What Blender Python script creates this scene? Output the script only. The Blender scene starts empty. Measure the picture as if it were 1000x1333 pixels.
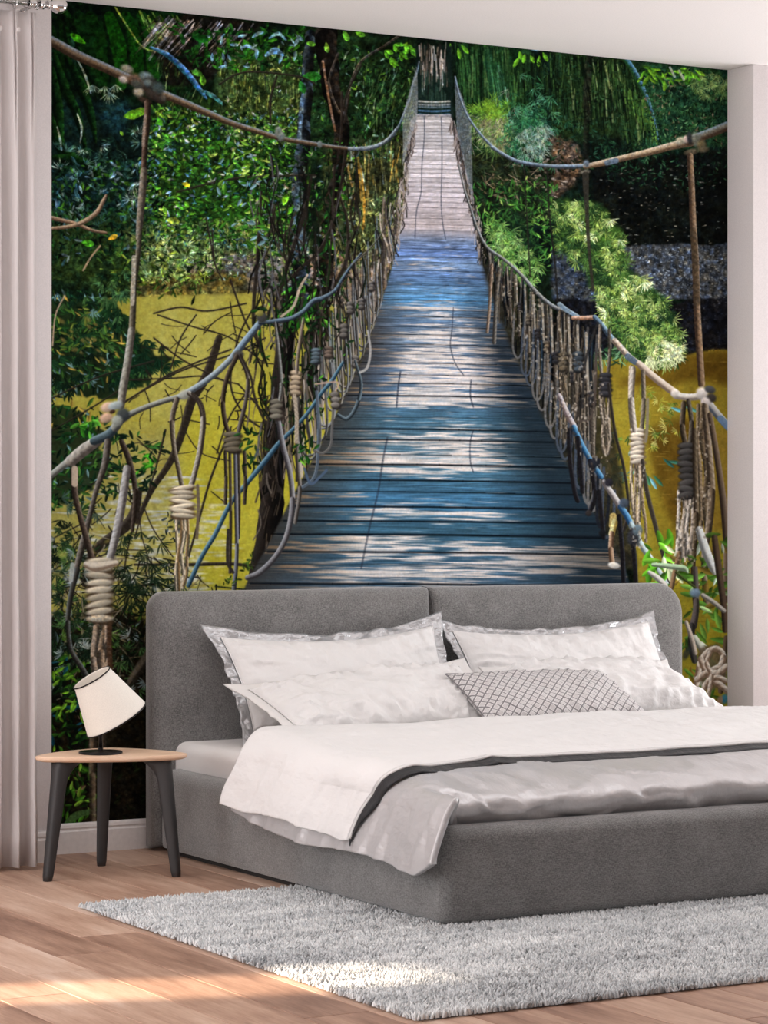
import bpy, bmesh, math, random
import numpy as np
from mathutils import Vector

scene = bpy.context.scene
COL = scene.collection

# ------------------------------------------------------------------ camera
# world: origin at the foot of the left edge of the wall niche, x along the wall, -y into the room
YAW = math.radians(29.85)
FPX = 3380.0
CAM = (-3.522, -8.483, 1.219)
cam_data = bpy.data.cameras.new('camera')
cam = bpy.data.objects.new('camera', cam_data)
COL.objects.link(cam)
cam.location = CAM
cam.rotation_euler = (math.radians(90), 0, -YAW)
cam_data.sensor_fit = 'HORIZONTAL'
cam_data.sensor_width = 36.0
cam_data.lens = 36.0 * FPX / 1000.0
cam_data.shift_y = -(666.5 - 660.0) / 1000.0
cam_data.clip_end = 100
scene.camera = cam

# ------------------------------------------------------------------ light
world = bpy.data.worlds.new('world')
scene.world = world
world.use_nodes = True
bg = world.node_tree.nodes['Background']
bg.inputs[0].default_value = (0.96, 0.98, 1.0, 1)
bg.inputs[1].default_value = 0.45

def area_light(name, loc, rot, sx, sy, power, color=(1, 1, 1), spread=180):
    d = bpy.data.lights.new(name, 'AREA')
    d.shape = 'RECTANGLE'
    d.size, d.size_y = sx, sy
    d.energy = power
    d.color = color
    d.spread = math.radians(spread)
    o = bpy.data.objects.new(name, d)
    COL.objects.link(o)
    o.location = loc
    o.rotation_euler = rot
    return o

# assumed daylight from the right, plus added fills at left, overhead and upward (all outside the frame)
area_light('assumed_daylight_right', (5.45, -1.55, 0.95), (0, math.radians(90), 0), 1.5, 2.1, 104, (0.97, 0.985, 1.0))  # daylight assumed to come from an unseen right window
area_light('fill_left', (-3.9, -1.35, 1.20), (0, math.radians(-90), 0), 1.8, 2.0, 57, (0.97, 0.985, 1.0))  # added fill from the left, much larger than the narrow opening there
area_light('fill_overhead', (0.7, -1.95, 2.94), (0, 0, 0), 3.4, 0.8, 23, (0.97, 0.985, 1.0))  # bare downward fill added over the bed, no lamp fixture
area_light('fill_left_front', (-3.9, -5.0, 1.60), (0, math.radians(-90), 0), 2.2, 2.6, 8, (0.97, 0.985, 1.0))  # added fill from the front left, the wall has no opening here
area_light('fill_up_right', (4.2, -2.6, 0.8), (0, math.radians(180), 0), 1.6, 1.2, 46, (0.97, 0.985, 1.0))  # bare upward fill added to brighten the ceiling, no fixture
area_light('fill_up_left', (-3.3, -2.5, 0.8), (0, math.radians(180), 0), 1.4, 1.2, 84, (0.97, 0.985, 1.0))  # second added upward fill, lifts the left part of the ceiling
# low sun through the assumed narrow window of the left wall
sun_d = bpy.data.lights.new('sun', 'SUN')
sun_d.energy = 13.0
sun_d.angle = math.radians(1.6)
sun_d.color = (1.0, 0.80, 0.60)
sun = bpy.data.objects.new('sun', sun_d)
COL.objects.link(sun)
sun.location = (-8, 0, 4)
sun.rotation_euler = Vector((1.0, -0.33, -0.46)).to_track_quat('-Z', 'Y').to_euler()

vs = scene.view_settings
vs.view_transform = 'Standard'
vs.look = 'None'
vs.gamma = 1.0
vs.use_curve_mapping = False
vs.exposure = 0.0
scene.cycles.use_denoising = True
scene.cycles.max_bounces = 8
scene.cycles.diffuse_bounces = 5
scene.cycles.sample_clamp_indirect = 6

# ------------------------------------------------------------------ helpers
def lin(c):
    r = []
    for v in c:
        v = v / 255.0
        r.append(v / 12.92 if v <= 0.04045 else ((v + 0.055) / 1.055) ** 2.4)
    return (r[0], r[1], r[2], 1.0)

class NT:
    def __init__(self, name):
        self.m = bpy.data.materials.new(name)
        self.m.use_nodes = True
        self.t = self.m.node_tree
        self.b = self.t.nodes['Principled BSDF']
    def n(self, typ, **kw):
        nd = self.t.nodes.new(typ)
        for k, v in kw.items():
            if isinstance(v, bpy.types.NodeSocket):
                self.t.links.new(v, nd.inputs[k])
            elif k in nd.inputs.keys():
                nd.inputs[k].default_value = v
            else:
                setattr(nd, k, v)
        return nd
    def link(self, a, b):
        self.t.links.new(a, b)
    def set(self, **kw):
        for k, v in kw.items():
            k = k.replace('_', ' ')
            if isinstance(v, bpy.types.NodeSocket):
                self.t.links.new(v, self.b.inputs[k])
            else:
                self.b.inputs[k].default_value = v
        return self
    def math(self, op, a, b=0.0):
        nd = self.t.nodes.new('ShaderNodeMath')
        nd.operation = op
        for i, v in enumerate((a, b)):
            if isinstance(v, bpy.types.NodeSocket):
                self.t.links.new(v, nd.inputs[i])
            else:
                nd.inputs[i].default_value = v
        return nd.outputs[0]
    def ramp(self, fac, stops):
        nd = self.t.nodes.new('ShaderNodeValToRGB')
        self.t.links.new(fac, nd.inputs[0])
        e = nd.color_ramp.elements
        while len(e) < len(stops):
            e.new(0.5)
        for i, (p, c) in enumerate(stops):
            e[i].position = p
            e[i].color = c
        return nd.outputs[0]
    def coords(self, which='Object'):
        return self.t.nodes.new('ShaderNodeTexCoord').outputs[which]
    def mapped(self, vec, scale=(1, 1, 1), rot=(0, 0, 0)):
        nd = self.t.nodes.new('ShaderNodeMapping')
        self.t.links.new(vec, nd.inputs[0])
        nd.inputs['Scale'].default_value = scale
        nd.inputs['Rotation'].default_value = rot
        return nd.outputs[0]
    def noise(self, vec, scale, detail=3, rough=0.5):
        nd = self.t.nodes.new('ShaderNodeTexNoise')
        self.t.links.new(vec, nd.inputs['Vector'])
        nd.inputs['Scale'].default_value = scale
        nd.inputs['Detail'].default_value = detail
        nd.inputs['Roughness'].default_value = rough
        return nd.outputs['Fac']
    def bump(self, h, strength=0.3, dist=0.01):
        nd = self.t.nodes.new('ShaderNodeBump')
        nd.inputs['Strength'].default_value = strength
        nd.inputs['Distance'].default_value = dist
        self.t.links.new(h, nd.inputs['Height'])
        self.t.links.new(nd.outputs[0], self.b.inputs['Normal'])

def plain(name, rgb, rough=0.6, metal=0.0, grain=0.0, gscale=60):
    t = NT(name)
    t.set(Roughness=rough, Metallic=metal)
    c = lin(rgb)
    n = t.noise(t.coords(), gscale, 3)
    k = 0.05
    lo = tuple(v * (1 - k) for v in c[:3]) + (1,)
    hi = tuple(min(1, v * (1 + k)) for v in c[:3]) + (1,)
    t.set(Base_Color=t.ramp(n, [(0.3, lo), (0.7, hi)]))
    if grain:
        t.bump(n, grain, 0.003)
    return t.m

def weave(name, rgb, scale=420.0, contrast=0.42, sheen=0.25):
    """matte woven upholstery: crossing threads plus slubs"""
    t = NT(name)
    co = t.coords()
    n1 = t.noise(t.mapped(co, (1, 1, 5)), scale * 0.30, 2)
    n2 = t.noise(t.mapped(co, (5, 5, 1)), scale * 0.30, 2)
    n3 = t.noise(co, 9, 3)
    s = t.math('ADD', t.math('MULTIPLY', t.math('ADD', n1, n2), 0.42), t.math('MULTIPLY', n3, 0.16))
    c = lin(rgb)
    lo = tuple(v * (1 - contrast) for v in c[:3]) + (1,)
    hi = tuple(v * (1 + contrast) for v in c[:3]) + (1,)
    t.set(Base_Color=t.ramp(s, [(0.41, lo), (0.59, hi)]), Roughness=0.95)
    t.set(Sheen_Weight=sheen, Sheen_Roughness=0.5)
    t.set(Specular_IOR_Level=0.1)
    t.bump(s, 0.5, 0.003)
    return t.m

def cloth(name, rgb, rough=0.75, spec=0.2, fold=0.25, fscale=14.0, sheen=0.1, metal=0.0):
    t = NT(name)
    t.set(Metallic=metal)
    co = t.coords()
    c = lin(rgb)
    n = t.noise(co, 5, 2)
    lo = tuple(v * 0.97 for v in c[:3]) + (1,)
    t.set(Base_Color=t.ramp(n, [(0.3, lo), (0.7, c)]), Roughness=rough, Specular_IOR_Level=spec, Sheen_Weight=sheen)
    f = t.noise(t.mapped(co, (1, 0.5, 1)), fscale, 4, 0.55)
    t.bump(f, fold, 0.03)
    return t.m

def mesh_obj(name, verts, faces, mat=None, parent=None, smooth=True):
    me = bpy.data.meshes.new(name)
    me.from_pydata([tuple(v) for v in verts], [], [tuple(f) for f in faces])
    me.update()
    if len(faces) < 30000:
        bm = bmesh.new()
        bm.from_mesh(me)
        bmesh.ops.recalc_face_normals(bm, faces=bm.faces)
        bm.to_mesh(me)
        bm.free()
    if smooth:
        me.polygons.foreach_set('use_smooth', [True] * len(me.polygons))
    o = bpy.data.objects.new(name, me)
    COL.objects.link(o)
    if mat:
        me.materials.append(mat)
    if parent:
        o.parent = parent
    return o

def bm_obj(name, bm, mat=None, parent=None, smooth=False):
    me = bpy.data.meshes.new(name)
    bmesh.ops.recalc_face_normals(bm, faces=bm.faces)
    bm.to_mesh(me)
    bm.free()
    if smooth:
        me.polygons.foreach_set('use_smooth', [True] * len(me.polygons))
    o = bpy.data.objects.new(name, me)
    COL.objects.link(o)
    if mat:
        me.materials.append(mat)
    if parent:
        o.parent = parent
    return o

def box_bm(bm, x0, x1, y0, y1, z0, z1):
    v = [bm.verts.new(p) for p in ((x0, y0, z0), (x1, y0, z0), (x1, y1, z0), (x0, y1, z0),
                                   (x0, y0, z1), (x1, y0, z1), (x1, y1, z1), (x0, y1, z1))]
    for f in ((0, 3, 2, 1), (4, 5, 6, 7), (0, 1, 5, 4), (1, 2, 6, 5), (2, 3, 7, 6), (3, 0, 4, 7)):
        bm.faces.new([v[i] for i in f])
    return bm

def box(name, x0, x1, y0, y1, z0, z1, mat, parent=None, bevel=0.0, seg=4):
    bm = bmesh.new()
    box_bm(bm, x0, x1, y0, y1, z0, z1)
    if bevel:
        bmesh.ops.bevel(bm, geom=list(bm.edges), offset=bevel, segments=seg, affect='EDGES', profile=0.5)
    return bm_obj(name, bm, mat, parent, smooth=bool(bevel))

def grid_faces(nu, nv, wrap_u=False, wrap_v=False):
    F = []
    for i in range(nu if wrap_u else nu - 1):
        for j in range(nv if wrap_v else nv - 1):
            a = i * nv + j
            b = ((i + 1) % nu) * nv + j
            c = ((i + 1) % nu) * nv + (j + 1) % nv
            d = i * nv + (j + 1) % nv
            F.append((a, b, c, d))
    return F

def tube(name, pts, rad, mat, parent=None, seg=10, caps=True):
    """round tube along a polyline; rad may be a list"""
    pts = [Vector(p) for p in pts]
    n = len(pts)
    rads = rad if isinstance(rad, (list, tuple)) else [rad] * n
    V, F = [], []
    up = Vector((0.13, 0.27, 0.95))
    for i, p in enumerate(pts):
        t = (pts[min(i + 1, n - 1)] - pts[max(i - 1, 0)]).normalized()
        a = t.cross(up)
        if a.length < 1e-3:
            a = t.cross(Vector((1, 0, 0)))
        a.normalize()
        b = t.cross(a).normalized()
        for k in range(seg):
            an = 2 * math.pi * k / seg
            V.append(p + (a * math.cos(an) + b * math.sin(an)) * rads[i])
    F = grid_faces(n, seg, wrap_v=True)
    if caps:
        F.append(tuple(range(seg - 1, -1, -1)))
        F.append(tuple((n - 1) * seg + k for k in range(seg)))
    return mesh_obj(name, V, F, mat, parent)

def lathe(name, profile, mat, parent=None, loc=(0, 0, 0), axis=(0, 0, 1), seg=40, closed=False):
    """profile: list of (radius, height) turned about an axis through loc"""
    q = Vector((0, 0, 1)).rotation_difference(Vector(axis).normalized())
    V = []
    for r, h in profile:
        for k in range(seg):
            an = 2 * math.pi * k / seg
            V.append(q @ Vector((r * math.cos(an), r * math.sin(an), h)) + Vector(loc))
    F = grid_faces(len(profile), seg, wrap_u=closed, wrap_v=True)
    return mesh_obj(name, V, F, mat, parent)

def thing(name, label, cat, loc=(0, 0, 0), group=None):
    o = bpy.data.objects.new(name, None)
    o.empty_display_size = 0.05
    COL.objects.link(o)
    o['label'] = label
    o['category'] = cat
    if group:
        o['group'] = group
    o.location = loc
    return o

def tag(o, label, cat, group=None):
    o['label'] = label
    o['category'] = cat
    if group:
        o['group'] = group
    return o

def structure(o):
    o['kind'] = 'structure'
    return o

def at_origin(parent, *objs):
    """children were built in world coordinates: keep them there under a moved parent"""
    for o in objs:
        o.location = tuple(-c for c in parent.location)

def vnoise(x, y, seed=0):
    """smooth value noise in -1..1 on numpy arrays"""
    xi = np.floor(x).astype(np.int64)
    yi = np.floor(y).astype(np.int64)
    xf = x - xi
    yf = y - yi
    def h(a, b):
        k = (a * 374761393 + b * 668265263 + seed * 974634777) & 0xffffffff
        k = ((k ^ (k >> 13)) * 1274126177) & 0xffffffff
        k = k ^ (k >> 16)
        return (k & 0xffff) / 32767.5 - 1.0
    u = xf * xf * xf * (xf * (xf * 6 - 15) + 10)
    v = yf * yf * yf * (yf * (yf * 6 - 15) + 10)
    a = h(xi, yi) * (1 - u) + h(xi + 1, yi) * u
    b = h(xi, yi + 1) * (1 - u) + h(xi + 1, yi + 1) * u
    return a * (1 - v) + b * v

def fbm(x, y, oct=4, seed=0):
    s, a, t = 0.0, 1.0, 0.0
    for i in range(oct):
        s = s + a * vnoise(x * 2 ** i, y * 2 ** i, seed + i * 17)
        t += a
        a *= 0.5
    return s / t

def sstep(a, b, x):
    t = np.clip((x - a) / (b - a), 0, 1)
    return t * t * (3 - 2 * t)

# ------------------------------------------------------------------ materials
M_WALL = plain('wall_paint', (221, 215, 215), 0.85, 0, 0.05, 220)
M_CEIL = plain('ceiling_paint', (243, 239, 238), 0.9, 0, 0.03, 200)
M_TRIM = plain('trim_paint', (226, 221, 219), 0.55)
M_UPH = weave('grey_upholstery', (121, 120, 119), sheen=0.6)
M_MATT = cloth('mattress_cotton', (236, 232, 230), 0.85, 0.1, 0.12, 8)
M_WHITE = cloth('white_cotton', (232, 230, 229), 0.8, 0.15, 0.55, 10)
M_SATIN = cloth('grey_satin', (200, 198, 199), 0.36, 0.5, 0.55, 9, 0.05, 0.25)
M_SILVER = cloth('silver_satin', (186, 186, 188), 0.30, 0.7, 0.6, 17, 0.0, 0.5)
M_GAP_SHADE = cloth('gap_shade', (44, 44, 46), 0.5, 0.3, 0.3, 20)  # dark colour for the painted shade under the duvet fold
M_SEAM = plain('seam_thread', (90, 88, 88), 0.9)
M_BLACK = plain('black_metal', (34, 32, 33), 0.3, 0.7)
M_LEG = plain('charcoal_leg', (48, 47, 48), 0.55)
M_CHROME = plain('chrome', (215, 213, 212), 0.12, 1.0)
M_SHADE = plain('shade_linen', (238, 232, 222), 0.9, 0, 0.1, 300)
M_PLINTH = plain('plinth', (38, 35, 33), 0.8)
M_FLANGE = cloth('white_flange', (232, 229, 227), 0.75, 0.2, 0.1, 20)

# curtain: thin cloth that lets some light through
t = NT('sheer_curtain')
cc = lin((226, 220, 219))
t.set(Base_Color=cc, Roughness=0.9, Specular_IOR_Level=0.1)
tr = t.n('ShaderNodeBsdfTranslucent', Color=cc)
mx = t.n('ShaderNodeMixShader', Fac=0.35)
t.link(t.b.outputs[0], mx.inputs[1])
t.link(tr.outputs[0], mx.inputs[2])
t.link(mx.outputs[0], t.t.nodes['Material Output'].inputs[0])
wv = t.noise(t.mapped(t.coords(), (1, 1, 0.05)), 400, 2)
t.bump(wv, 0.1, 0.002)
M_CURT = t.m

# oak planks: colour per plank, grain along y
def wood(name, stops, along='Y', scale=1.0):
    t = NT(name)
    co = t.coords()
    rnd = t.t.nodes.new('ShaderNodeObjectInfo').outputs['Random']
    off = t.n('ShaderNodeVectorMath', operation='ADD')
    t.link(co, off.inputs[0])
    cmb = t.t.nodes.new('ShaderNodeCombineXYZ')
    t.link(t.math('MULTIPLY', rnd, 37.0), cmb.inputs[0])
    t.link(t.math('MULTIPLY', rnd, 91.0), cmb.inputs[1])
    t.link(cmb.outputs[0], off.inputs[1])
    sc = (9, 0.9, 9) if along == 'Y' else (0.9, 9, 9)
    sc = tuple(s * scale for s in sc)
    m = t.mapped(off.outputs[0], sc)
    g1 = t.noise(m, 2.2, 6, 0.6)
    g2 = t.noise(t.mapped(off.outputs[0], tuple(s * 5 for s in sc)), 3.0, 3, 0.6)
    g3 = t.noise(t.mapped(off.outputs[0], (2.5, 1.2, 2)), 1.6, 2)
    s = t.math('ADD', t.math('MULTIPLY', g1, 0.55), t.math('MULTIPLY', g2, 0.2))
    s = t.math('ADD', s, t.math('MULTIPLY', g3, 0.25))
    s = t.math('ADD', s, t.math('MULTIPLY', t.math('SUBTRACT', rnd, 0.5), 0.22))
    t.set(Base_Color=t.ramp(s, stops), Roughness=0.48, Specular_IOR_Level=0.35)
    t.bump(s, 0.12, 0.004)
    return t.m
M_PLANK = wood('oak_plank', [(0.30, lin((128, 96, 80))), (0.45, lin((168, 134, 114))), (0.58, lin((194, 162, 141))), (0.73, lin((216, 192, 175)))])
M_TOP = wood('oak_top', [(0.3, lin((206, 164, 132))), (0.5, lin((230, 194, 164))), (0.7, lin((240, 210, 184)))], 'X', 1.6)
M_JOINT = plain('plank_joint', (60, 42, 33), 0.9)

# ------------------------------------------------------------------ setting
H = 3.0
MURAL_GAIN, MURAL_SAT = 1.2, 1.0
ND = 0.170      # depth of the niche
NX = 2.960      # right end of the niche
NL = -0.0690     # its left end, hidden behind the wall face that stands forward
XL, XR, YB = -4.3, 5.7, -10.5

structure(box('floor', XL, XR, YB, 0.0, -0.08, -0.012, M_JOINT))
floor = bpy.data.objects['floor']
structure(box('ceiling', XL - .12, XR + .12, YB, 0.12, H, H + 0.1, M_CEIL))
structure(box('wall_back', NL - 0.02, NX + 0.02, 0.0, 0.12, -0.08, H, M_WALL))
structure(box('trim_1', XL, NL, -ND, 0.12, -0.08, H, M_WALL, bevel=0.003, seg=2))      # wall face left of the niche
structure(box('trim_2', NX, XR, -ND, 0.12, -0.08, H, M_WALL, bevel=0.003, seg=2))       # wall face right of the niche
bm = bmesh.new()                                                                      # left wall, its narrow window opening assumed from the sun patch
wy0, wy1, wz0, wz1 = -1.47, -1.14, 1.30, 1.98
box_bm(bm, XL - .12, XL, wy1, 0.12, -0.08, H)
box_bm(bm, XL - .12, XL, YB, wy0, -0.08, H)
box_bm(bm, XL - .12, XL, wy0, wy1, -0.08, wz0)
box_bm(bm, XL - .12, XL, wy0, wy1, wz1, H)
structure(bm_obj('wall_left', bm, M_WALL))
bm = bmesh.new()                                                                      # right wall with a wide window, assumed from the brighter right side
box_bm(bm, XR, XR + .12, -0.25, 0.12, -0.08, H)
box_bm(bm, XR, XR + .12, YB, -2.65, -0.08, H)
box_bm(bm, XR, XR + .12, -2.65, -0.25, -0.08, 0.45)
box_bm(bm, XR, XR + .12, -2.65, -0.25, 2.85, H)
structure(bm_obj('wall_right', bm, M_WALL))

def baseboard(name, x0, x1, yf, zt=0.106):
    """board with a stepped, rounded top profile, front face at y = yf - .014"""
    pr = [(0, 0), (-0.016, 0), (-0.016, zt - 0.030), (-0.012, zt - 0.025), (-0.012, zt - 0.021), (-0.0145, zt - 0.016),
          (-0.0125, zt - 0.006), (-0.008, zt), (0, zt)]
    V, F = [], []
    for x in (x0, x1):
        V += [(x, yf + a, b) for a, b in pr]
    n = len(pr)
    F = [(i, (i + 1) % n, n + (i + 1) % n, n + i) for i in range(n)] + [tuple(range(n)), tuple(range(2 * n - 1, n - 1, -1))]
    return structure(mesh_obj(name, V, F, M_TRIM, smooth=False))
baseboard('baseboard_back', NL, NX, -0.0005)
baseboard('baseboard_left', XL, NL, -ND - 0.0005)
baseboard('baseboard_right', NX, XR, -ND - 0.0005)

# floor planks: each visible plank is a part of the floor
PW = 0.181
rng = random.Random(4)
joints = {-1: [-1.67], -2: [-1.93], -3: [-2.16, -0.9], 0: [-3.04, -1.35]}
plank_meshes = {}
rest = bmesh.new()
for k in range(-22, 30):
    x0 = -0.426 + k * PW
    x1 = x0 + PW
    if x1 > XR or x0 < XL:
        continue
    js = joints.get(k)
    if js is None:
        o = rng.uniform(0, 1.35)
        js = [-o - 1.35 * i for i in range(0, 8)]
    else:
        js = sorted(js, reverse=True)
        while js[0] < -1.4:
            js.insert(0, js[0] + 1.35)
        while js[-1] > YB + 1.4:
            js.append(js[-1] - 1.35)
    ys = [0.0] + [j for j in js if -0.05 > j > YB + .05] + [YB]
    for a, b in zip(ys[:-1], ys[1:]):
        if -2.0 < x0 < 3.0 and a > -4.0:
            g = 0.0013
            bm = bmesh.new()
            box_bm(bm, x0 + g, x1 - g, b + g, a - g, -0.012, 0.0)
            top = [e for e in bm.edges if all(abs(v.co.z) < 1e-6 for v in e.verts)]
            bmesh.ops.bevel(bm, geom=top, offset=0.0016, segments=1, affect='EDGES')
            cx, cy = (x0 + x1) / 2, (a + b) / 2
            bmesh.ops.translate(bm, vec=(-cx, -cy, 0), verts=bm.verts)
            o = bm_obj('plank', bm, M_PLANK, floor)
            o.location = (cx, cy, 0)
        else:
            box_bm(rest, x0 + .0009, x1 - .0009, b + .0009, a - .0009, -0.012, 0.0)
o = bm_obj('plank_field', rest, M_PLANK, floor)
o['kind'] = 'stuff'

# ------------------------------------------------------------------ bed
BX0, BX1, BY = 0.345, 2.645, -2.092
bed = thing('upholstered_bed', 'wide low bed upholstered in grey woven fabric with a two-part headboard', 'bed', (1.495, -1.1, 0))
def bedpart(o):
    o.parent = bed
    o.location = (-1.495, 1.1, 0)
    return o
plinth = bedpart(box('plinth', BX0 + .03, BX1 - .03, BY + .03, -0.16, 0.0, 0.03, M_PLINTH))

# frame box with softly rounded edges, built as a rounded-rectangle loft
def round_rect(x0, x1, y0, y1, r, n=8):
    P = []
    for cx, cy, a0 in ((x1 - r, y1 - r, 0), (x0 + r, y1 - r, 90), (x0 + r, y0 + r, 180), (x1 - r, y0 + r, 270)):
        for i in range(n + 1):
            a = math.radians(a0 + 90 * i / n)
            P.append((cx + r * math.cos(a), cy + r * math.sin(a)))
    return P
def loft_rr(name, x0, x1, y0, y1, layers, r, mat, parent=None, n=8):
    """layers: (z, inset); inset shrinks the outline"""
    V, F = [], []
    m = 0
    for z, ins in layers:
        P = round_rect(x0 + ins, x1 - ins, y0 + ins, y1 - ins, max(r - ins, 0.004), n)
        m = len(P)
        V += [(x, y, z) for x, y in P]
    layers = list(layers)
    F = grid_faces(len(layers), m, wrap_v=True)
    F.append(tuple(range(m - 1, -1, -1)))
    F.append(tuple((len(layers) - 1) * m + k for k in range(m)))
    return mesh_obj(name, V, F, mat, parent)
L = [(0.016, 0.02), (0.022, 0.004), (0.04, 0.0)] + [(0.04 + 0.21 * i / 6, 0.0) for i in range(1, 7)]
for i in range(1, 9):
    a = math.radians(90 * i / 8)
    L.append((0.25 + 0.045 * math.sin(a), 0.045 * (1 - math.cos(a))))
L += [(0.292, 0.09), (0.288, 0.10), (0.20, 0.105)]
fr = bedpart(loft_rr('bed_frame', BX0, BX1, BY, -0.14, L, 0.05, M_UPH))

def cushion_panel(name, x0, x1, y0, y1, z0, z1, rl, rr, mat):
    """upholstered headboard half: outline in x-z with its own corner radii, front face rounded at the rim"""
    P = []
    def arc(cx, cz, r, a0, n=10):
        for i in range(n + 1):
            a = math.radians(a0 + 90 * i / n)
            P.append((cx + r * math.cos(a), cz + r * math.sin(a)))
    arc(x1 - rr, z1 - rr, rr, 0)
    arc(x0 + rl, z1 - rl, rl, 90)
    P.append((x0, z0))
    P.append((x1, z0))
    m = len(P)
    cx, cz = (x0 + x1) / 2, (z0 + z1) / 2
    V, rows = [], []
    R = 0.035
    layers = [(y1, 0.006), (y1 - 0.006, 0.0), (y0 + R, 0.0)]
    for i in range(1, 8):
        a = math.radians(90 * i / 7)
        layers.append((y0 + R - R * math.sin(a), R * (1 - math.cos(a))))
    for y, ins in layers:
        kx = 1 - ins / ((x1 - x0) / 2)
        kz = 1 - ins / ((z1 - z0) / 2)
        V += [(cx + (x - cx) * kx, y, cz + (z - cz) * kz) for x, z in P]
    F = grid_faces(len(layers), m, wrap_v=True)
    # front bulge: rings towards the centre
    base = (len(layers) - 1) * m
    last = base
    for q, (s, d) in enumerate(((0.8, 0.004), (0.5, 0.007), (0.2, 0.008))):
        st = len(V)
        for k in range(m):
            x, y, z = V[base + k]
            V.append((cx + (x - cx) * s, y0 - d, cz + (z - cz) * s))
        for k in range(m):
            F.append((last + k, st + k, st + (k + 1) % m, last + (k + 1) % m))
        last = st
    F.append(tuple(last + k for k in range(m)))
    F.append(tuple(range(m - 1, -1, -1)))
    # the seam between the halves leans a little
    V = [(x + 0.034 * max(0, min(1, (0.915 - z) / 0.25)) * max(0, 1 - abs(x - 1.478) / 0.25), y, z) for x, y, z in V]
    o = mesh_obj(name, V, [f[::-1] for f in F], mat)
    return o
hb = bedpart(box('headboard', 0.352, 2.640, -0.055, -0.017, 0.016, 0.88, M_UPH, bevel=0.012))
for x0, x1, rl, rr in ((0.338, 1.4775, 0.065, 0.012), (1.4785, 2.655, 0.012, 0.12)):
    o = cushion_panel('headboard_cushion', x0, x1, -0.128, -0.05, 0.016, 0.918, rl, rr, M_UPH)
    o.parent = hb
pip = tube('piping', [(1.478 + 0.034 * max(0, min(1, (0.915 - z) / 0.25)), -0.119 if z < .9 else -0.105, z) for z in [0.03 + 0.873 * i / 24 for i in range(25)]] + [(1.478, -0.09, 0.915), (1.478, -0.06, 0.918)], 0.0028, M_SEAM)
pip.parent = hb

# mattress
Lm = [(0.21, 0.03), (0.215, 0.01), (0.235, 0.0), (0.345, 0.0)]
for i in range(1, 8):
    a = math.radians(90 * i / 7)
    Lm.append((0.345 + 0.042 * math.sin(a), 0.042 * (1 - math.cos(a))))
Lm.append((0.387, 0.09))
mat = loft_rr('mattress', 0.415, 2.575, -1.93, -0.100, Lm, 0.05, M_MATT)
tag(mat, 'light grey mattress lying in the grey bed frame under the duvet', 'mattress')

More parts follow.
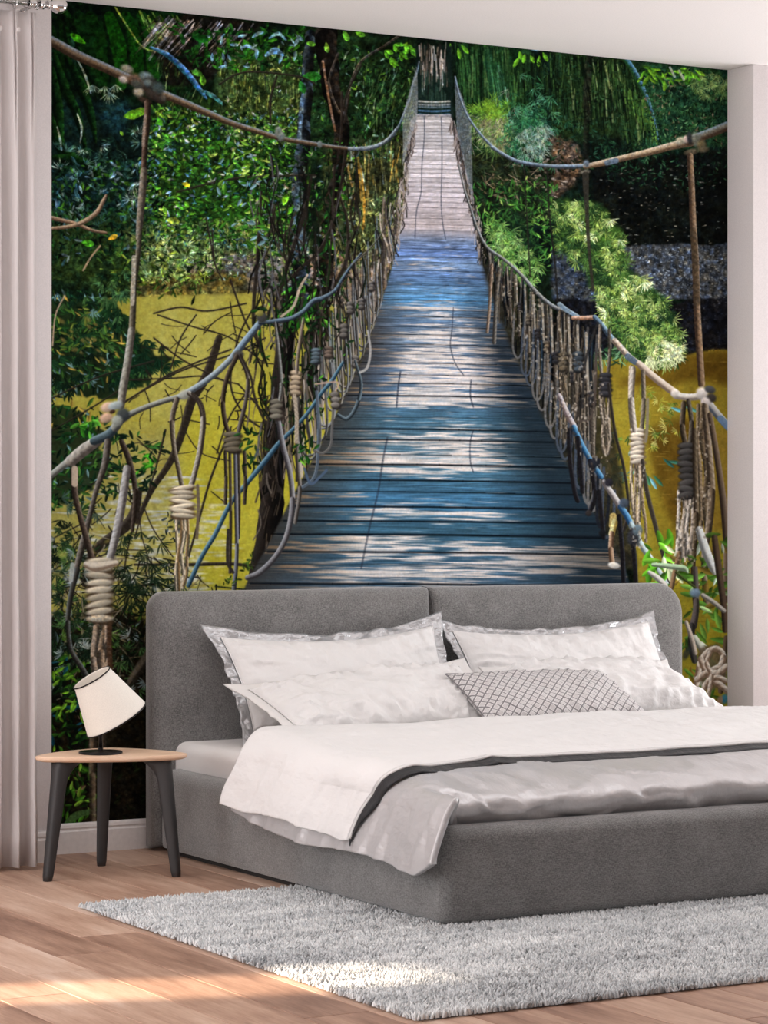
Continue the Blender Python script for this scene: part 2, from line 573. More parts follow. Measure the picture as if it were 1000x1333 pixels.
# ------------------------------------------------------------------ pillows
def pillow(name, label, corners, thick, mat, flange=0.0, fl_mat=None, group=None, n=96, m=66, seed=0,
           pinch=0.05, sag=0.0, wr=0.010, power=2.6, wdir=(7, 3), cat='pillow', seam=True):
    """corners TL, TR, BR, BL of the body; inflated on both sides, sides drawn in between the corners"""
    TL, TR, BR, BL = [np.array(c, float) for c in corners]
    nrm = np.cross(TR - TL, BL - TL)
    nrm = nrm / np.linalg.norm(nrm)          # points to the room (-y side) for left-to-right, top-to-bottom order
    if nrm[1] > 0:
        nrm = -nrm
    cen = (TL + TR + BR + BL) / 4
    base = np.array([cen[0], cen[1], min(c[2] for c in (TL, TR, BR, BL))])
    root = thing(name, label, cat, tuple(base), group)
    def surf(u, v, side):
        # u: -1 left .. 1 right ; v: -1 bottom .. 1 top
        pu = u * (1 - pinch * 0.6 * (1 - v ** 2))
        pv = v * (1 - pinch * (1 - u ** 2)) - sag * (1 - u ** 2) * (v + 1) / 2
        a, b = (pu + 1) / 2, (pv + 1) / 2
        P = (TL * (1 - a)[..., None] + TR * a[..., None]) * b[..., None] + (BL * (1 - a)[..., None] + BR * a[..., None]) * (1 - b)[..., None]
        e = np.clip(1 - np.abs(u) ** power, 0, 1) ** 0.5 * np.clip(1 - np.abs(v) ** power, 0, 1) ** 0.5
        e = e ** 0.9
        ed = np.clip(1 - np.maximum(np.abs(u), np.abs(v)), 0, 1)
        # gathers run in from the seams, long soft folds inside
        w = fbm(u * wdir[0] + v * 1.5 + seed, v * wdir[1] - u * .7 + seed * 2.1, 3, seed)
        g = vnoise(u * 16 + seed * 5, v * 2.0 + side, seed + 3) * np.exp(-((1 - np.abs(v)) / 0.35) ** 2) \
            + vnoise(v * 12 + seed * 3, u * 2.0, seed + 5) * np.exp(-((1 - np.abs(u)) / 0.25) ** 2)
        # crisp gathers that start at the seams and fade into the body
        def ridge(a, b, sd):
            return (1 - np.abs(vnoise(a, b, sd))) ** 4 - 0.25
        bend_ = -2.2 * u * (v + 1)
        rg_ = ridge(u * wdir[0] * 1.25 + bend_ + seed * 1.7, v * 0.9 + seed, seed + 31) * np.exp(-((v + 1) / 0.75) ** 2) \
            + 0.8 * ridge(u * wdir[0] * 1.3 - bend_ * .6, v * 0.8 + 7, seed + 33) * np.exp(-((1 - v) / 0.5) ** 2) \
            + 0.9 * ridge(v * 4.5 + u * 1.4, u * 1.1 + seed, seed + 35) * np.exp(-((u + 1) / 0.5) ** 2) \
            + 0.9 * ridge(v * 4.5 - u * 1.4, u * 1.1 + seed + 4, seed + 37) * np.exp(-((1 - u) / 0.5) ** 2)
        d = thick / 2 * e + (wr * w + wr * 0.5 * g + wr * 1.35 * rg_) * np.clip(ed / 0.10, 0, 1)
        return P + nrm * (side * d)[..., None]
    us = np.sin(np.linspace(-math.pi / 2, math.pi / 2, n))
    us = 0.5 * us + 0.5 * np.linspace(-1, 1, n)
    vs_ = np.sin(np.linspace(-math.pi / 2, math.pi / 2, m))
    vs_ = 0.5 * vs_ + 0.5 * np.linspace(-1, 1, m)
    U, Vv = np.meshgrid(us, vs_, indexing='ij')
    front = surf(U, Vv, 1.0).reshape(-1, 3) - base
    back = surf(U, Vv, -1.0).reshape(-1, 3) - base
    F = [f[::-1] for f in grid_faces(n, m)]
    N = n * m
    F2 = [tuple(i + N for i in f[::-1]) for f in F]
    # weld rims: use the front rim for both
    rim = {}
    for i in range(n):
        for j in range(m):
            if i in (0, n - 1) or j in (0, m - 1):
                rim[N + i * m + j] = i * m + j
    F2 = [tuple(rim.get(i, i) for i in f) for f in F2]
    body = mesh_obj('pillow_body', np.vstack([front, back]), F + F2, mat, root)
    me = body.data
    uv = me.uv_layers.new(name='uv')
    co = np.vstack([np.stack([U.ravel(), Vv.ravel()], 1)] * 2)
    wlen = np.linalg.norm(TR - TL)
    hlen = np.linalg.norm(TL - BL)
    li = np.empty(len(me.loops), dtype=np.int32)
    me.loops.foreach_get('vertex_index', li)
    uvs = co[li] * np.array([wlen / 2, hlen / 2])
    uv.data.foreach_set('uv', uvs.astype(np.float32).ravel())
    bm = bmesh.new(); bm.from_mesh(me)
    bmesh.ops.delete(bm, geom=[v for v in bm.verts if not v.link_faces], context='VERTS')
    bmesh.ops.recalc_face_normals(bm, faces=bm.faces)
    bm.to_mesh(me); bm.free()
    # rim path
    k = 70
    path = [(-1 + 2 * i / k, 1.0) for i in range(k)] + [(1.0, 1 - 2 * i / k) for i in range(k)] + \
           [(1 - 2 * i / k, -1.0) for i in range(k)] + [(-1.0, -1 + 2 * i / k) for i in range(k)]
    pu = np.array([p[0] for p in path]); pv = np.array([p[1] for p in path])
    R0 = surf(pu, pv, 0.0)
    if seam:
        tube('piping', [tuple(p - base + nrm * 0.002) for p in R0] + [tuple(R0[0] - base + nrm * 0.002)], 0.0028, mat, root, seg=6)
    if flange:
        ex = (TR - TL) / wlen
        ey = (TL - BL) / hlen
        rows = []
        for q, s in enumerate((0.0, 0.2, 0.4, 0.6, 0.8, 1.0)):
            out = np.sign(pu)[:, None] * (np.abs(pu) ** 10)[:, None] * ex + np.sign(pv)[:, None] * (np.abs(pv) ** 10)[:, None] * ey
            wave = vnoise(np.arange(len(pu)) * 0.23 + seed * 7, np.full(len(pu), s * 1.3), seed + 9)[:, None] * nrm * (0.012 if fl_mat is M_SILVER else 0.005) * s + (vnoise(np.arange(len(pu)) * 0.9 + seed * 3, np.full(len(pu), s * 4.0), seed + 19)[:, None] * nrm * (0.006 if fl_mat is M_SILVER else 0.0015) * min(1, s * 2) if s < 1 else 0)
            ear = 1 + 0.55 * (np.abs(pu) ** 14 * np.abs(pv) ** 14)[:, None]
            rows.append(R0 + out * flange * s * ear + wave - base - nrm * 0.004)
        kk = len(pu)
        V = np.vstack(rows)
        F = grid_faces(6, kk, wrap_v=True)
        o = mesh_obj('flange', V, F, fl_mat or mat, root)
        so = o.modifiers.new('solid', 'SOLIDIFY')
        so.thickness = 0.005
        so.offset = 0
    return root

pillow('pillow', 'left back white pillow with silvery satin border standing against the headboard',
       [(0.565, -0.200, 0.755), (1.435, -0.205, 0.775), (1.425, -0.405, 0.445), (0.590, -0.405, 0.440)], 0.14, M_WHITE,
       0.040, M_SILVER, 'white bed pillows', seed=2, pinch=0.07, sag=0.17)
pillow('pillow', 'right back white pillow standing against the right half of the headboard',
       [(1.525, -0.205, 0.755), (2.420, -0.200, 0.770), (2.435, -0.400, 0.445), (1.54, -0.405, 0.44)], 0.14, M_WHITE,
       0.034, M_SILVER, 'white bed pillows', seed=5, pinch=0.07, sag=0.15)
pillow('pillow', 'left front white pillow leaning low with a plain flat border at its left end',
       [(0.560, -0.43, 0.585), (1.40, -0.455, 0.640), (1.40, -0.70, 0.462), (0.610, -0.760, 0.447)], 0.13, M_WHITE,
       0.040, M_FLANGE, 'white bed pillows', seed=8, pinch=0.04, sag=-0.10, wr=0.016, wdir=(8, 3))
pillow('pillow', 'right front plump white pillow lying behind the patterned cushion',
       [(1.54, -0.45, 0.615), (2.30, -0.45, 0.615), (2.43, -0.68, 0.455), (1.45, -0.69, 0.458)], 0.17, M_WHITE,
       0.030, M_FLANGE, 'white bed pillows', seed=11, pinch=0.03, sag=-0.14, wr=0.016, wdir=(7, 3))

# lattice cloth of the small cushion
t = NT('lattice_cloth')
uvn = t.coords('UV')
sx = t.t.nodes.new('ShaderNodeSeparateXYZ')
t.link(uvn, sx.inputs[0])
u_, v_ = sx.outputs[0], sx.outputs[1]
a_ = t.math('ADD', t.math('MULTIPLY', u_, 27.0), t.math('MULTIPLY', v_, 32.0))
b_ = t.math('SUBTRACT', t.math('MULTIPLY', u_, 27.0), t.math('MULTIPLY', v_, 32.0))
fa = t.math('ABSOLUTE', t.math('SUBTRACT', t.math('FRACT', a_), 0.5))
fb = t.math('ABSOLUTE', t.math('SUBTRACT', t.math('FRACT', b_), 0.5))
mxx = t.math('MAXIMUM', fa, fb)
pat = t.ramp(mxx, [(0.0, lin((205, 200, 200))), (0.22, lin((205, 200, 200))), (0.25, lin((176, 171, 172))), (0.30, lin((226, 222, 221))),
                   (0.375, lin((224, 220, 219))), (0.41, lin((132, 128, 130))), (0.5, lin((120, 116, 118)))])
t.set(Base_Color=pat, Roughness=0.6, Sheen_Weight=0.3)
t.bump(t.noise(t.mapped(t.coords(), (1, 0.5, 1)), 14, 3), 0.25, 0.03)
pillow('cushion', 'small grey and white lattice patterned cushion lying in front of the white pillows',
       [(1.275, -0.565, 0.622), (1.975, -0.560, 0.612), (2.010, -0.795, 0.452), (1.315, -0.800, 0.452)], 0.10, t.m,
       0.0, None, None, seed=14, pinch=0.05, sag=-0.03, wr=0.006, wdir=(8, 3), cat='cushion')

# ------------------------------------------------------------------ duvet
duvet = thing('duvet', 'white duvet turned back over the bed, hanging over its left side', 'duvet', (1.49, -1.4, 0.40))
YH, = (-0.80,)
def duvet_map(q, y, off, hem, yfront, seed, front=True, amp=1.0):
    """q: 0 at the right hang .. along the cloth to 1 at the left hem. Returns points (arrays)."""
    # heights: puffier towards the pillows
    ztop = 0.418 + 0.032 * sstep(-1.5, -0.85, y) + off
    # lateral profile, metres along the cloth from the left hem
    wtop = 2.13
    bend = 0.16
    side = hem                                        # length of the hanging side (array or scalar)
    total = side + bend + wtop
    s = (1 - q) * total                               # distance from the left hem
    x = np.where(s < side, 0.298 - off * 0.6 + 0.040 * (s / np.maximum(side, 1e-4)) ** 1.3, 0.0)
    zs = np.where(s < side, -(side - s) - 0.085, 0.0)
    k = np.clip((s - side) / bend, 0, 1)
    ang = k * math.pi / 2
    xb = 0.338 - off * 0.6 + (1 - np.cos(ang)) * 0.10
    zb = -0.085 * (1 - np.sin(ang))
    on = s >= side
    x = np.where(on, xb + np.clip(s - side - bend, 0, None), x)
    zs = np.where(on, zb, zs)
    z = ztop + zs
    hang = 1 - k                                      # 1 on the hanging side
    # front: rolls down over the foot of the mattress
    yy = y.copy()
    if front:
        T0 = -1.78
        d = np.clip(T0 - y, 0, None)                  # cloth distance beyond the roll start
        rad = 0.20
        a = np.clip(d / rad, 0, math.pi / 2)
        drop = rad * (1 - np.cos(a)) * 0.62 + np.clip(d - rad * math.pi / 2, 0, None)
        yr = T0 - rad * np.sin(a) * 1.55 + np.clip(d - rad * 1.05, 0, None) * 0.75
        mixf = sstep(0.35, 1.0, k)
        yy = np.where(d > 0, yr * mixf + (T0 - d * 1.02) * (1 - mixf), y)
        z = z - drop * mixf
    # folds
    w4 = (1 - np.abs(vnoise(x * 2.2 - y * 5.5 + 3, (x * 0.9 + y * 0.5), seed + 44))) ** 6
    z = z + amp * 0.006 * w4 * sstep(0.3, 1.0, k) * (1 if not front else 0.4)
    topm = sstep(0.0, 1.0, k)
    w1 = fbm(x * 2.2 + y * 1.1 + seed, y * 4.5 - x * 1.3, 4, seed)
    w2 = vnoise(x * 3.0 + y * 9.0 + seed * 3, (x * 1.2 - y * 0.8) * 2.0, seed + 4)
    w3 = (1 - np.abs(vnoise(x * 2.4 + y * 7.0 + seed, (y * 1.5 - x * 0.7) * 1.6 + seed, seed + 6))) ** 5
    z = z + amp * (0.010 * w1 + 0.005 * w2 + 0.007 * w3) * (0.3 + 0.7 * topm)
    ws = fbm(y * 9.0 + seed, z * 3.0 + seed, 3, seed + 8)
    rip = vnoise(y * 4.6 + seed, y * 0 + 2.5, seed + 12) + 0.5 * (1 - np.abs(vnoise(y * 8.5 + z * 4, y * 1.0, seed + 13))) ** 3
    x = x - amp * (0.012 * (ws + 0.5) + 0.018 * (rip - 0.25)) * hang * np.clip((0.1 + side - s) / 0.1, 0.25, 1)
    if front:
        fr = np.clip((-1.74 - y) / 0.15, 0, 1) * topm
        rgf = (1 - np.abs(vnoise(x * 7 + y * 5 + seed, y * 7 - x * 2, seed + 25))) ** 4
        c1 = vnoise(x * 11 + seed, y * 5.0, seed + 21) + 0.6 * vnoise(x * 24 + y * 8, y * 9, seed + 23)
        yy = yy - fr * (0.010 * c1 + 0.012 * rgf - 0.006)
        z = z + fr * 0.008 * vnoise(x * 14, y * 8 + 5, seed + 29)
    return x, yy, z

def interp_tab(y, tab):
    tab = sorted(tab)
    return np.interp(y, [a for a, b in tab], [b for a, b in tab])

def duvet_sheet(name, nq, ny, y_of, hem_of, off, seed, mat, thick, front, amp=1.0):
    qa = np.concatenate([np.linspace(0, 0.78, nq // 2, endpoint=False), np.linspace(0.78, 1, nq - nq // 2)])
    ta = np.linspace(0, 1, ny)
    Q, T = np.meshgrid(qa, ta, indexing='ij')
    Y = y_of(Q, T)
    x, y, z = duvet_map(Q, Y, off, hem_of(Y), None, seed, front, amp)
    V = np.stack([x, y, z], -1).reshape(-1, 3) - np.array(duvet.location)
    o = mesh_obj(name, V, grid_faces(nq, ny), mat, duvet)
    so = o.modifiers.new('solid', 'SOLIDIFY')
    so.thickness = thick
    so.offset = 0
    return o, np.stack([x, y, z], -1)

# lower layer: hem height table -> hanging length  (ztop - .085 - zhem)
def hem_low(y):
    zh = interp_tab(y, [(-0.80, 0.232), (-0.90, 0.215), (-1.03, 0.193), (-1.34, 0.167), (-1.50, 0.172), (-1.68, 0.178), (-1.82, 0.172),
                        (-1.95, 0.160), (-2.04, 0.157), (-2.14, 0.200)])
    zt = 0.418 + 0.032 * sstep(-1.5, -0.85, y)
    return zt - 0.085 - zh
low, _ = duvet_sheet('duvet_underside', 260, 150, lambda Q, T: -0.86 - T * (2.15 - 0.86 + 0.03 * (1 - sstep(0.80, 0.93, Q))), hem_low, 0.0, 3, M_SATIN, 0.018, True, 1.0)

def hem_up(y):
    zh = interp_tab(y, [(-0.78, 0.236), (-0.86, 0.230), (-0.95, 0.220), (-1.10, 0.228), (-1.25, 0.226), (-1.37, 0.214), (-1.50, 0.208),
                        (-1.60, 0.200), (-1.75, 0.22)])
    zt = 0.418 + 0.032 * sstep(-1.5, -0.85, y) + 0.018
    return zt - 0.085 - zh
def y_up(Q, T):
    q = Q
    yend = -1.735 - 0.05 * np.exp(-((q - 0.87) / 0.045) ** 2) + 0.115 * sstep(0.90, 1.0, q) + 0.012 * vnoise(q * 9, q * 0, 5)
    yst = -0.835 - 0.03 * sstep(0.86, 0.93, q) + 0.05 * sstep(0.93, 1.0, q)
    return yst + (yend - yst) * T
up, PU = duvet_sheet('duvet_top', 240, 110, y_up, hem_up, 0.026, 3, M_WHITE, 0.016, False, 1.0)
edge = PU[:, -1, :]
loc = np.array(duvet.location)
# dark strip standing in for the shade in the gap under the turned-back edge
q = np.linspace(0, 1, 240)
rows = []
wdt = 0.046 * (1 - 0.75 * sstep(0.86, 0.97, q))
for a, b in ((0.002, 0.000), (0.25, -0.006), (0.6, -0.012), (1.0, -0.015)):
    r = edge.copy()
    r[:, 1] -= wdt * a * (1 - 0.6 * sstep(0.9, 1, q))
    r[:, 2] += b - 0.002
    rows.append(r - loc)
o = mesh_obj('gap_shade_strip', np.vstack(rows), grid_faces(4, 240), M_GAP_SHADE, duvet)
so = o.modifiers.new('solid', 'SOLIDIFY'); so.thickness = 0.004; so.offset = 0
tube('edge_piping', [tuple(p - loc + np.array([0, -0.001, 0.001])) for p in edge[::2]], 0.005, M_WHITE, duvet, seg=8)

# ------------------------------------------------------------------ side table
tb = thing('side_table', 'small three-legged side table with rounded triangular oak top and charcoal legs', 'table', (-0.03, -0.565, 0))
loc = Vector(tb.location)
tips = [(-0.315, -0.580), (0.190, -0.752), (0.045, -0.385)]
P = []
for i in range(3):
    a, b = np.array(tips[i]), np.array(tips[(i + 1) % 3])
    c = np.array([-0.027, -0.573])
    mid = (a + b) / 2
    outv = (mid - c) / np.linalg.norm(mid - c)
    for k in range(60):
        s = k / 60
        P.append(a * (1 - s) + b * s + outv * 0.045 * math.sin(math.pi * s))
P = np.array(P)
for _ in range(60):
    P = (np.roll(P, 1, 0) + 2 * P + np.roll(P, -1, 0)) / 4
cen = P.mean(0)
V, n = [], len(P)
lay = [(0.386, 0.90), (0.388, 0.945), (0.392, 0.985), (0.396, 0.998), (0.4015, 1.0), (0.4045, 0.997), (0.405, 0.990)]
for z, s in lay:
    for p in P:
        x, y = cen + (p - cen) * s
        V.append((x - loc.x, y - loc.y, z))
F = grid_faces(len(lay), n, wrap_v=True)
F.append(tuple(range(n)))
F.append(tuple((len(lay) - 1) * n + k for k in range(n)))
bmx = bmesh.new()
me = bpy.data.meshes.new('tmp'); me.from_pydata(V, [], F); bmx.from_mesh(me); bpy.data.meshes.remove(me)
o = bm_obj('tabletop', bmx, M_TOP, tb, smooth=False)
o['label'] = 'light oak rounded triangular top'

def table_leg(foot, top):
    """leg profile in its own radial plane: tapering blade with a hooked bracket at the top, rounded section"""
    foot, top = np.array(foot, float), np.array(top, float)
    c = np.array([-0.027, -0.56])
    rd = c - top[:2]
    rd /= np.linalg.norm(rd)                       # towards the table centre
    sd = np.array([-rd[1], rd[0]])
    V, seg = [], 14
    N = 22
    for i in range(N):
        s = i / (N - 1)
        z = 0.386 * s
        ctr = foot[:2] * (1 - s) + top[:2] * s
        wr = 0.0150 + 0.0115 * s                   # half width radially
        wsd = 0.0165 + 0.009 * s
        ext = 0.055 * max(0, (s - 0.80) / 0.20) ** 2.6
        if i == 0:
            wr *= 0.86; wsd *= 0.86
        for k in range(seg):
            a = 2 * math.pi * k / seg
            ca, sa = math.cos(a), math.sin(a)
            e = 0.62
            u = math.copysign(abs(ca) ** e, ca) * wr
            v = math.copysign(abs(sa) ** e, sa) * wsd
            if u > 0:
                u += ext * (u / wr)
            p = ctr + rd * u + sd * v
            V.append((p[0] - loc.x, p[1] - loc.y, z + (0.0 if i else 0.0)))
        if i == 0:
            pass
    F = grid_faces(N, seg, wrap_v=True)
    F.append(tuple(range(seg - 1, -1, -1)))
    F.append(tuple((N - 1) * seg + k for k in range(seg)))
    return mesh_obj('leg', V, F, M_LEG, tb)
table_leg((-0.263, -0.600), (-0.215, -0.600))
table_leg((0.036, -0.353), (0.020, -0.420))
table_leg((0.147, -0.713), (0.108, -0.692))

# ------------------------------------------------------------------ lamp
lx, ly, lz = -0.066, -0.580, 0.405
lamp = thing('table_lamp', 'small table lamp with tilted cream shade on a black disc base, on the side table', 'lamp', (lx, ly, lz))
lathe('base', [(0.0, 0.0), (0.068, 0.0), (0.0725, 0.002), (0.0725, 0.005), (0.069, 0.008), (0.02, 0.0095), (0.008, 0.012), (0.008, 0.02), (0.0, 0.02)], M_BLACK, lamp)
tube('stem', [(0, 0, 0.008), (0, 0, 0.06), (0.012, 0, 0.12), (0.016, 0, 0.155)], 0.0065, M_BLACK, lamp, 12)
R_ = Vector((math.cos(YAW), -math.sin(YAW), 0)); F_ = Vector((math.sin(YAW), math.cos(YAW), 0))
ax = (R_ * -0.079 + Vector((0, 0, 1)) * 0.142 - F_ * 0.032).normalized()
cb = Vector((-0.008 - lx, 0.0, 0.514 - lz))
Ls = 0.166
sh = lathe('shade', [(0.1105, 0.0), (0.1085, 0.008), (0.067, Ls - 0.004), (0.0665, Ls), (0.0645, Ls), (0.065, Ls - 0.004), (0.1065, 0.008), (0.1085, 0.0)], M_SHADE, lamp, cb, ax, 56, closed=True)
def ring(name, r, h, tr, mt, parent):
    q = Vector((0, 0, 1)).rotation_difference(ax)
    pts = [q @ Vector((r * math.cos(a), r * math.sin(a), h)) + cb for a in [2 * math.pi * i / 48 for i in range(49)]]
    return tube(name, pts, tr, mt, parent, 8)
ring('rim_trim', 0.0672, Ls - 0.001, 0.0024, M_BLACK, sh)
ring('rim_trim', 0.1105, 0.002, 0.0024, M_BLACK, sh)
# spider: three spokes and a bulb inside the shade
q_ = Vector((0, 0, 1)).rotation_difference(ax)
top_in = cb + ax * 0.075
lathe('bulb', [(0.0, 0.045), (0.013, 0.040), (0.020, 0.026), (0.019, 0.012), (0.011, -0.004), (0.010, -0.025), (0.0, -0.025)], M_SHADE, lamp, top_in, ax, 20)
for k in range(3):
    a = 2 * math.pi * k / 3
    tube('spoke', [tuple(cb + ax * 0.05), tuple(q_ @ Vector((0.095 * math.cos(a), 0.095 * math.sin(a), 0.05)) + cb)], 0.0015, M_BLACK, sh, 6)

# ------------------------------------------------------------------ curtain and rod
RY, RZ = -0.315, 2.915
cur = thing('curtain', 'pale grey pleated floor-length curtain hanging at the left edge of the mural wall', 'curtain', (-0.7, RY, 0.0))
nx, nz = 620, 60
xs = np.linspace(-1.45, -0.178, nx)
zz = 0.012 + (2.885 - 0.012) * np.linspace(0, 1, nz) ** 0.8
X, Zc = np.meshgrid(xs, zz, indexing='ij')
per = 0.0635
ph = (X + 0.198) / per
hgt = Zc / 2.885
# ridges get narrower towards the pinched heading
ph2 = ph + 0.10 * vnoise(ph * 0.7, hgt * 2.2, 4) * (1 - sstep(0.8, 1, hgt))
fr_ = ph2 - np.floor(ph2)
wide = 0.5 + 0.5 * np.cos(2 * math.pi * fr_)
sharp = wide ** 2.2
twin = np.abs(np.cos(math.pi * fr_)) ** 8 * (1 - 0.9 * np.exp(-((np.minimum(fr_, 1 - fr_)) / 0.09) ** 2))
tmix = sstep(0.80, 0.97, hgt)
prof = sharp * (1 - tmix) + twin * 1.4 * tmix
amp = 0.042 * (0.75 + 0.25 * (1 - hgt)) * (1 - 0.45 * sstep(0.93, 1.0, hgt))
yoff = -amp * prof + 0.016
yoff += 0.006 * fbm(X * 22, Zc * 1.6, 3, 2) + 0.004 * vnoise(X * 9, Zc * 5, 7) * (1 - hgt)
crump = np.exp(-(Zc / 0.18) ** 2)
yoff += crump * 0.014 * vnoise(X * 30, Zc * 14, 9)
Zw = Zc - 0.010 * crump * sstep(0.03, 0.0, Zc) * 0
V = np.stack([X + 0.7, yoff, Zw], -1).reshape(-1, 3)
o = mesh_obj('curtain_panel', V, grid_faces(nx, nz), M_CURT, cur)
so = o.modifiers.new('solid', 'SOLIDIFY'); so.thickness = 0.002; so.offset = 0
# stitched pinches of the heading
for k in range(0, 14):
    x = -0.198 - k * per + 0.7
    if k == 0:
        continue
    lathe('pinch_stitch', [(0.0, -0.008), (0.006, -0.006), (0.007, 0.0), (0.006, 0.006), (0.0, 0.008)], M_CURT, cur, (x, -0.030, 2.815), (0, 0, 1), 8)

rod = thing('curtain_rod', 'chrome curtain rod with ball finial above the grey curtain', 'curtain rod', (-0.7, RY, RZ))
tube('pole', [(-3.5, 0, 0), (0.555, 0, 0)], 0.0115, M_CHROME, rod, 20)
lathe('finial', [(0.0, -0.03), (0.014, -0.030), (0.017, -0.026), (0.014, -0.022), (0.009, -0.018), (0.016, -0.012), (0.0225, -0.006),
                 (0.0265, 0.004), (0.0275, 0.012), (0.0265, 0.020), (0.0225, 0.030), (0.014, 0.037), (0.0, 0.0395)], M_CHROME, rod, (0.585, 0, 0), (1, 0, 0), 32)
lathe('collar', [(0.012, -0.012), (0.016, -0.011), (0.0165, -0.004), (0.013, 0.0), (0.0165, 0.004), (0.016, 0.011), (0.012, 0.012)], M_CHROME, rod, (0.50, 0, 0), (1, 0, 0), 24)
lathe('collar', [(0.012, -0.008), (0.0185, -0.006), (0.0185, 0.006), (0.012, 0.008)], M_CHROME, rod, (0.535, 0, 0), (1, 0, 0), 24)
br = tube('bracket', [(0.517, 0.148, 0.0), (0.517, 0.03, -0.004), (0.517, 0.0, -0.016)], 0.006, M_CHROME, rod, 10)
lathe('wall_plate', [(0.0, 0.0), (0.022, 0.0), (0.022, 0.005), (0.0, 0.007)], M_CHROME, br, (0.517, 0.1445, 0.0), (0, -1, 0), 24)
for k in range(1, 14):
    x = -0.198 - k * per + 0.7
    pts = [(x, 0.019 * math.sin(a), 0.019 * math.cos(a) - 0.006) for a in [2 * math.pi * i / 20 for i in range(21)]]
    tube('curtain_ring', pts, 0.0025, M_CHROME, rod, 6)

# ------------------------------------------------------------------ rug
rug = thing('rug', 'thick pale grey shaggy rug lying on the planks under the foot of the bed', 'rug', (1.3, -2.2, 0))
RX0, RX1, RY0, RY1 = -0.402, 3.05, -3.195, -1.185
o = box('rug_backing', RX0 + .012 - 1.3, RX1 - .012 - 1.3, RY0 + .012 + 2.2, RY1 - .012 + 2.2, 0.0006, 0.009, plain('rug_backing', (120, 122, 124), 0.95), rug)
rg = np.random.default_rng(3)
st = 0.0078
gx, gy = np.meshgrid(np.arange(RX0 + .004, RX1, st), np.arange(RY0 + .004, RY1, st), indexing='ij')
gx = gx.ravel() + rg.uniform(-.5, .5, gx.size) * st
gy = gy.ravel() + rg.uniform(-.5, .5, gy.size) * st
keep = ~((gx > 0.42) & (gy > -2.03)) & ((gx < 2.2) | (gy < -2.9)) & (gx > RX0) & (gy > RY0) & (gy < RY1)
gx, gy = gx[keep], gy[keep]
nT = len(gx)
hh = rg.uniform(0.015, 0.024, nT) * (1 + 0.12 * fbm(gx * 6, gy * 18, 2, 4))
la = rg.uniform(0, 2 * math.pi, nT)
lt = rg.uniform(0.15, 0.6, nT) * 0.018
clump_x = 0.010 * vnoise(gx * 38, gy * 38, 1)
clump_y = 0.010 * vnoise(gx * 38, gy * 38, 2)
ex_ = np.cos(la) * lt + clump_x
ey_ = np.sin(la) * lt + clump_y
w = rg.uniform(0.0034, 0.0054, nT)
VV = np.zeros((nT, 7, 3))
for k in range(3):
    a = la + 2 * math.pi * k / 3
    VV[:, k] = np.stack([gx + w * np.cos(a), gy + w * np.sin(a), np.full(nT, 0.004)], 1)
    VV[:, 3 + k] = np.stack([gx + ex_ * .45 + w * .95 * np.cos(a), gy + ey_ * .45 + w * .95 * np.sin(a), hh * 0.66], 1)
VV[:, 6] = np.stack([gx + ex_, gy + ey_, hh], 1)
VV[:, :, 0] -= 1.3
VV[:, :, 1] += 2.2
ft = np.array([[0, 1, 4], [0, 4, 3], [1, 2, 5], [1, 5, 4], [2, 0, 3], [2, 3, 5], [3, 4, 6], [4, 5, 6], [5, 3, 6]])
FF = (ft[None] + (np.arange(nT) * 7)[:, None, None]).reshape(-1, 3)
me = bpy.data.meshes.new('pile')
me.vertices.add(nT * 7)
me.vertices.foreach_set('co', VV.astype(np.float32).ravel())
me.loops.add(FF.size)
me.loops.foreach_set('vertex_index', FF.astype(np.int32).ravel())
me.polygons.add(len(FF))
me.polygons.foreach_set('loop_start', np.arange(0, FF.size, 3, dtype=np.int32))
me.polygons.foreach_set('loop_total', np.full(len(FF), 3, dtype=np.int32))
me.polygons.foreach_set('use_smooth', np.ones(len(FF), dtype=bool))
me.update(calc_edges=True)
# yarn tone: streaks across the rug and a random tone per tuft
tone = 0.60 + 0.20 * fbm(gx * 2.2, gy * 16, 3, 6) + rg.uniform(-0.16, 0.16, nT) + 0.08 * vnoise(gx * 3, gy * 5, 12)
tone = np.clip(tone, 0.12, 0.98)
at = me.attributes.new('yarn', 'FLOAT', 'POINT')
at.data.foreach_set('value', np.repeat(tone, 7).astype(np.float32))
t = NT('rug_yarn')
an = t.t.nodes.new('ShaderNodeAttribute'); an.attribute_name = 'yarn'
t.set(Base_Color=t.ramp(an.outputs['Fac'], [(0.12, lin((112, 115, 119))), (0.5, lin((198, 201, 203))), (0.9, lin((246, 247, 246)))]), Roughness=0.9, Sheen_Weight=0.3, Specular_IOR_Level=0.1)
me.materials.append(t.m)
pile = bpy.data.objects.new('pile', me)
COL.objects.link(pile)
pile.parent = rug
pile['kind'] = 'stuff'

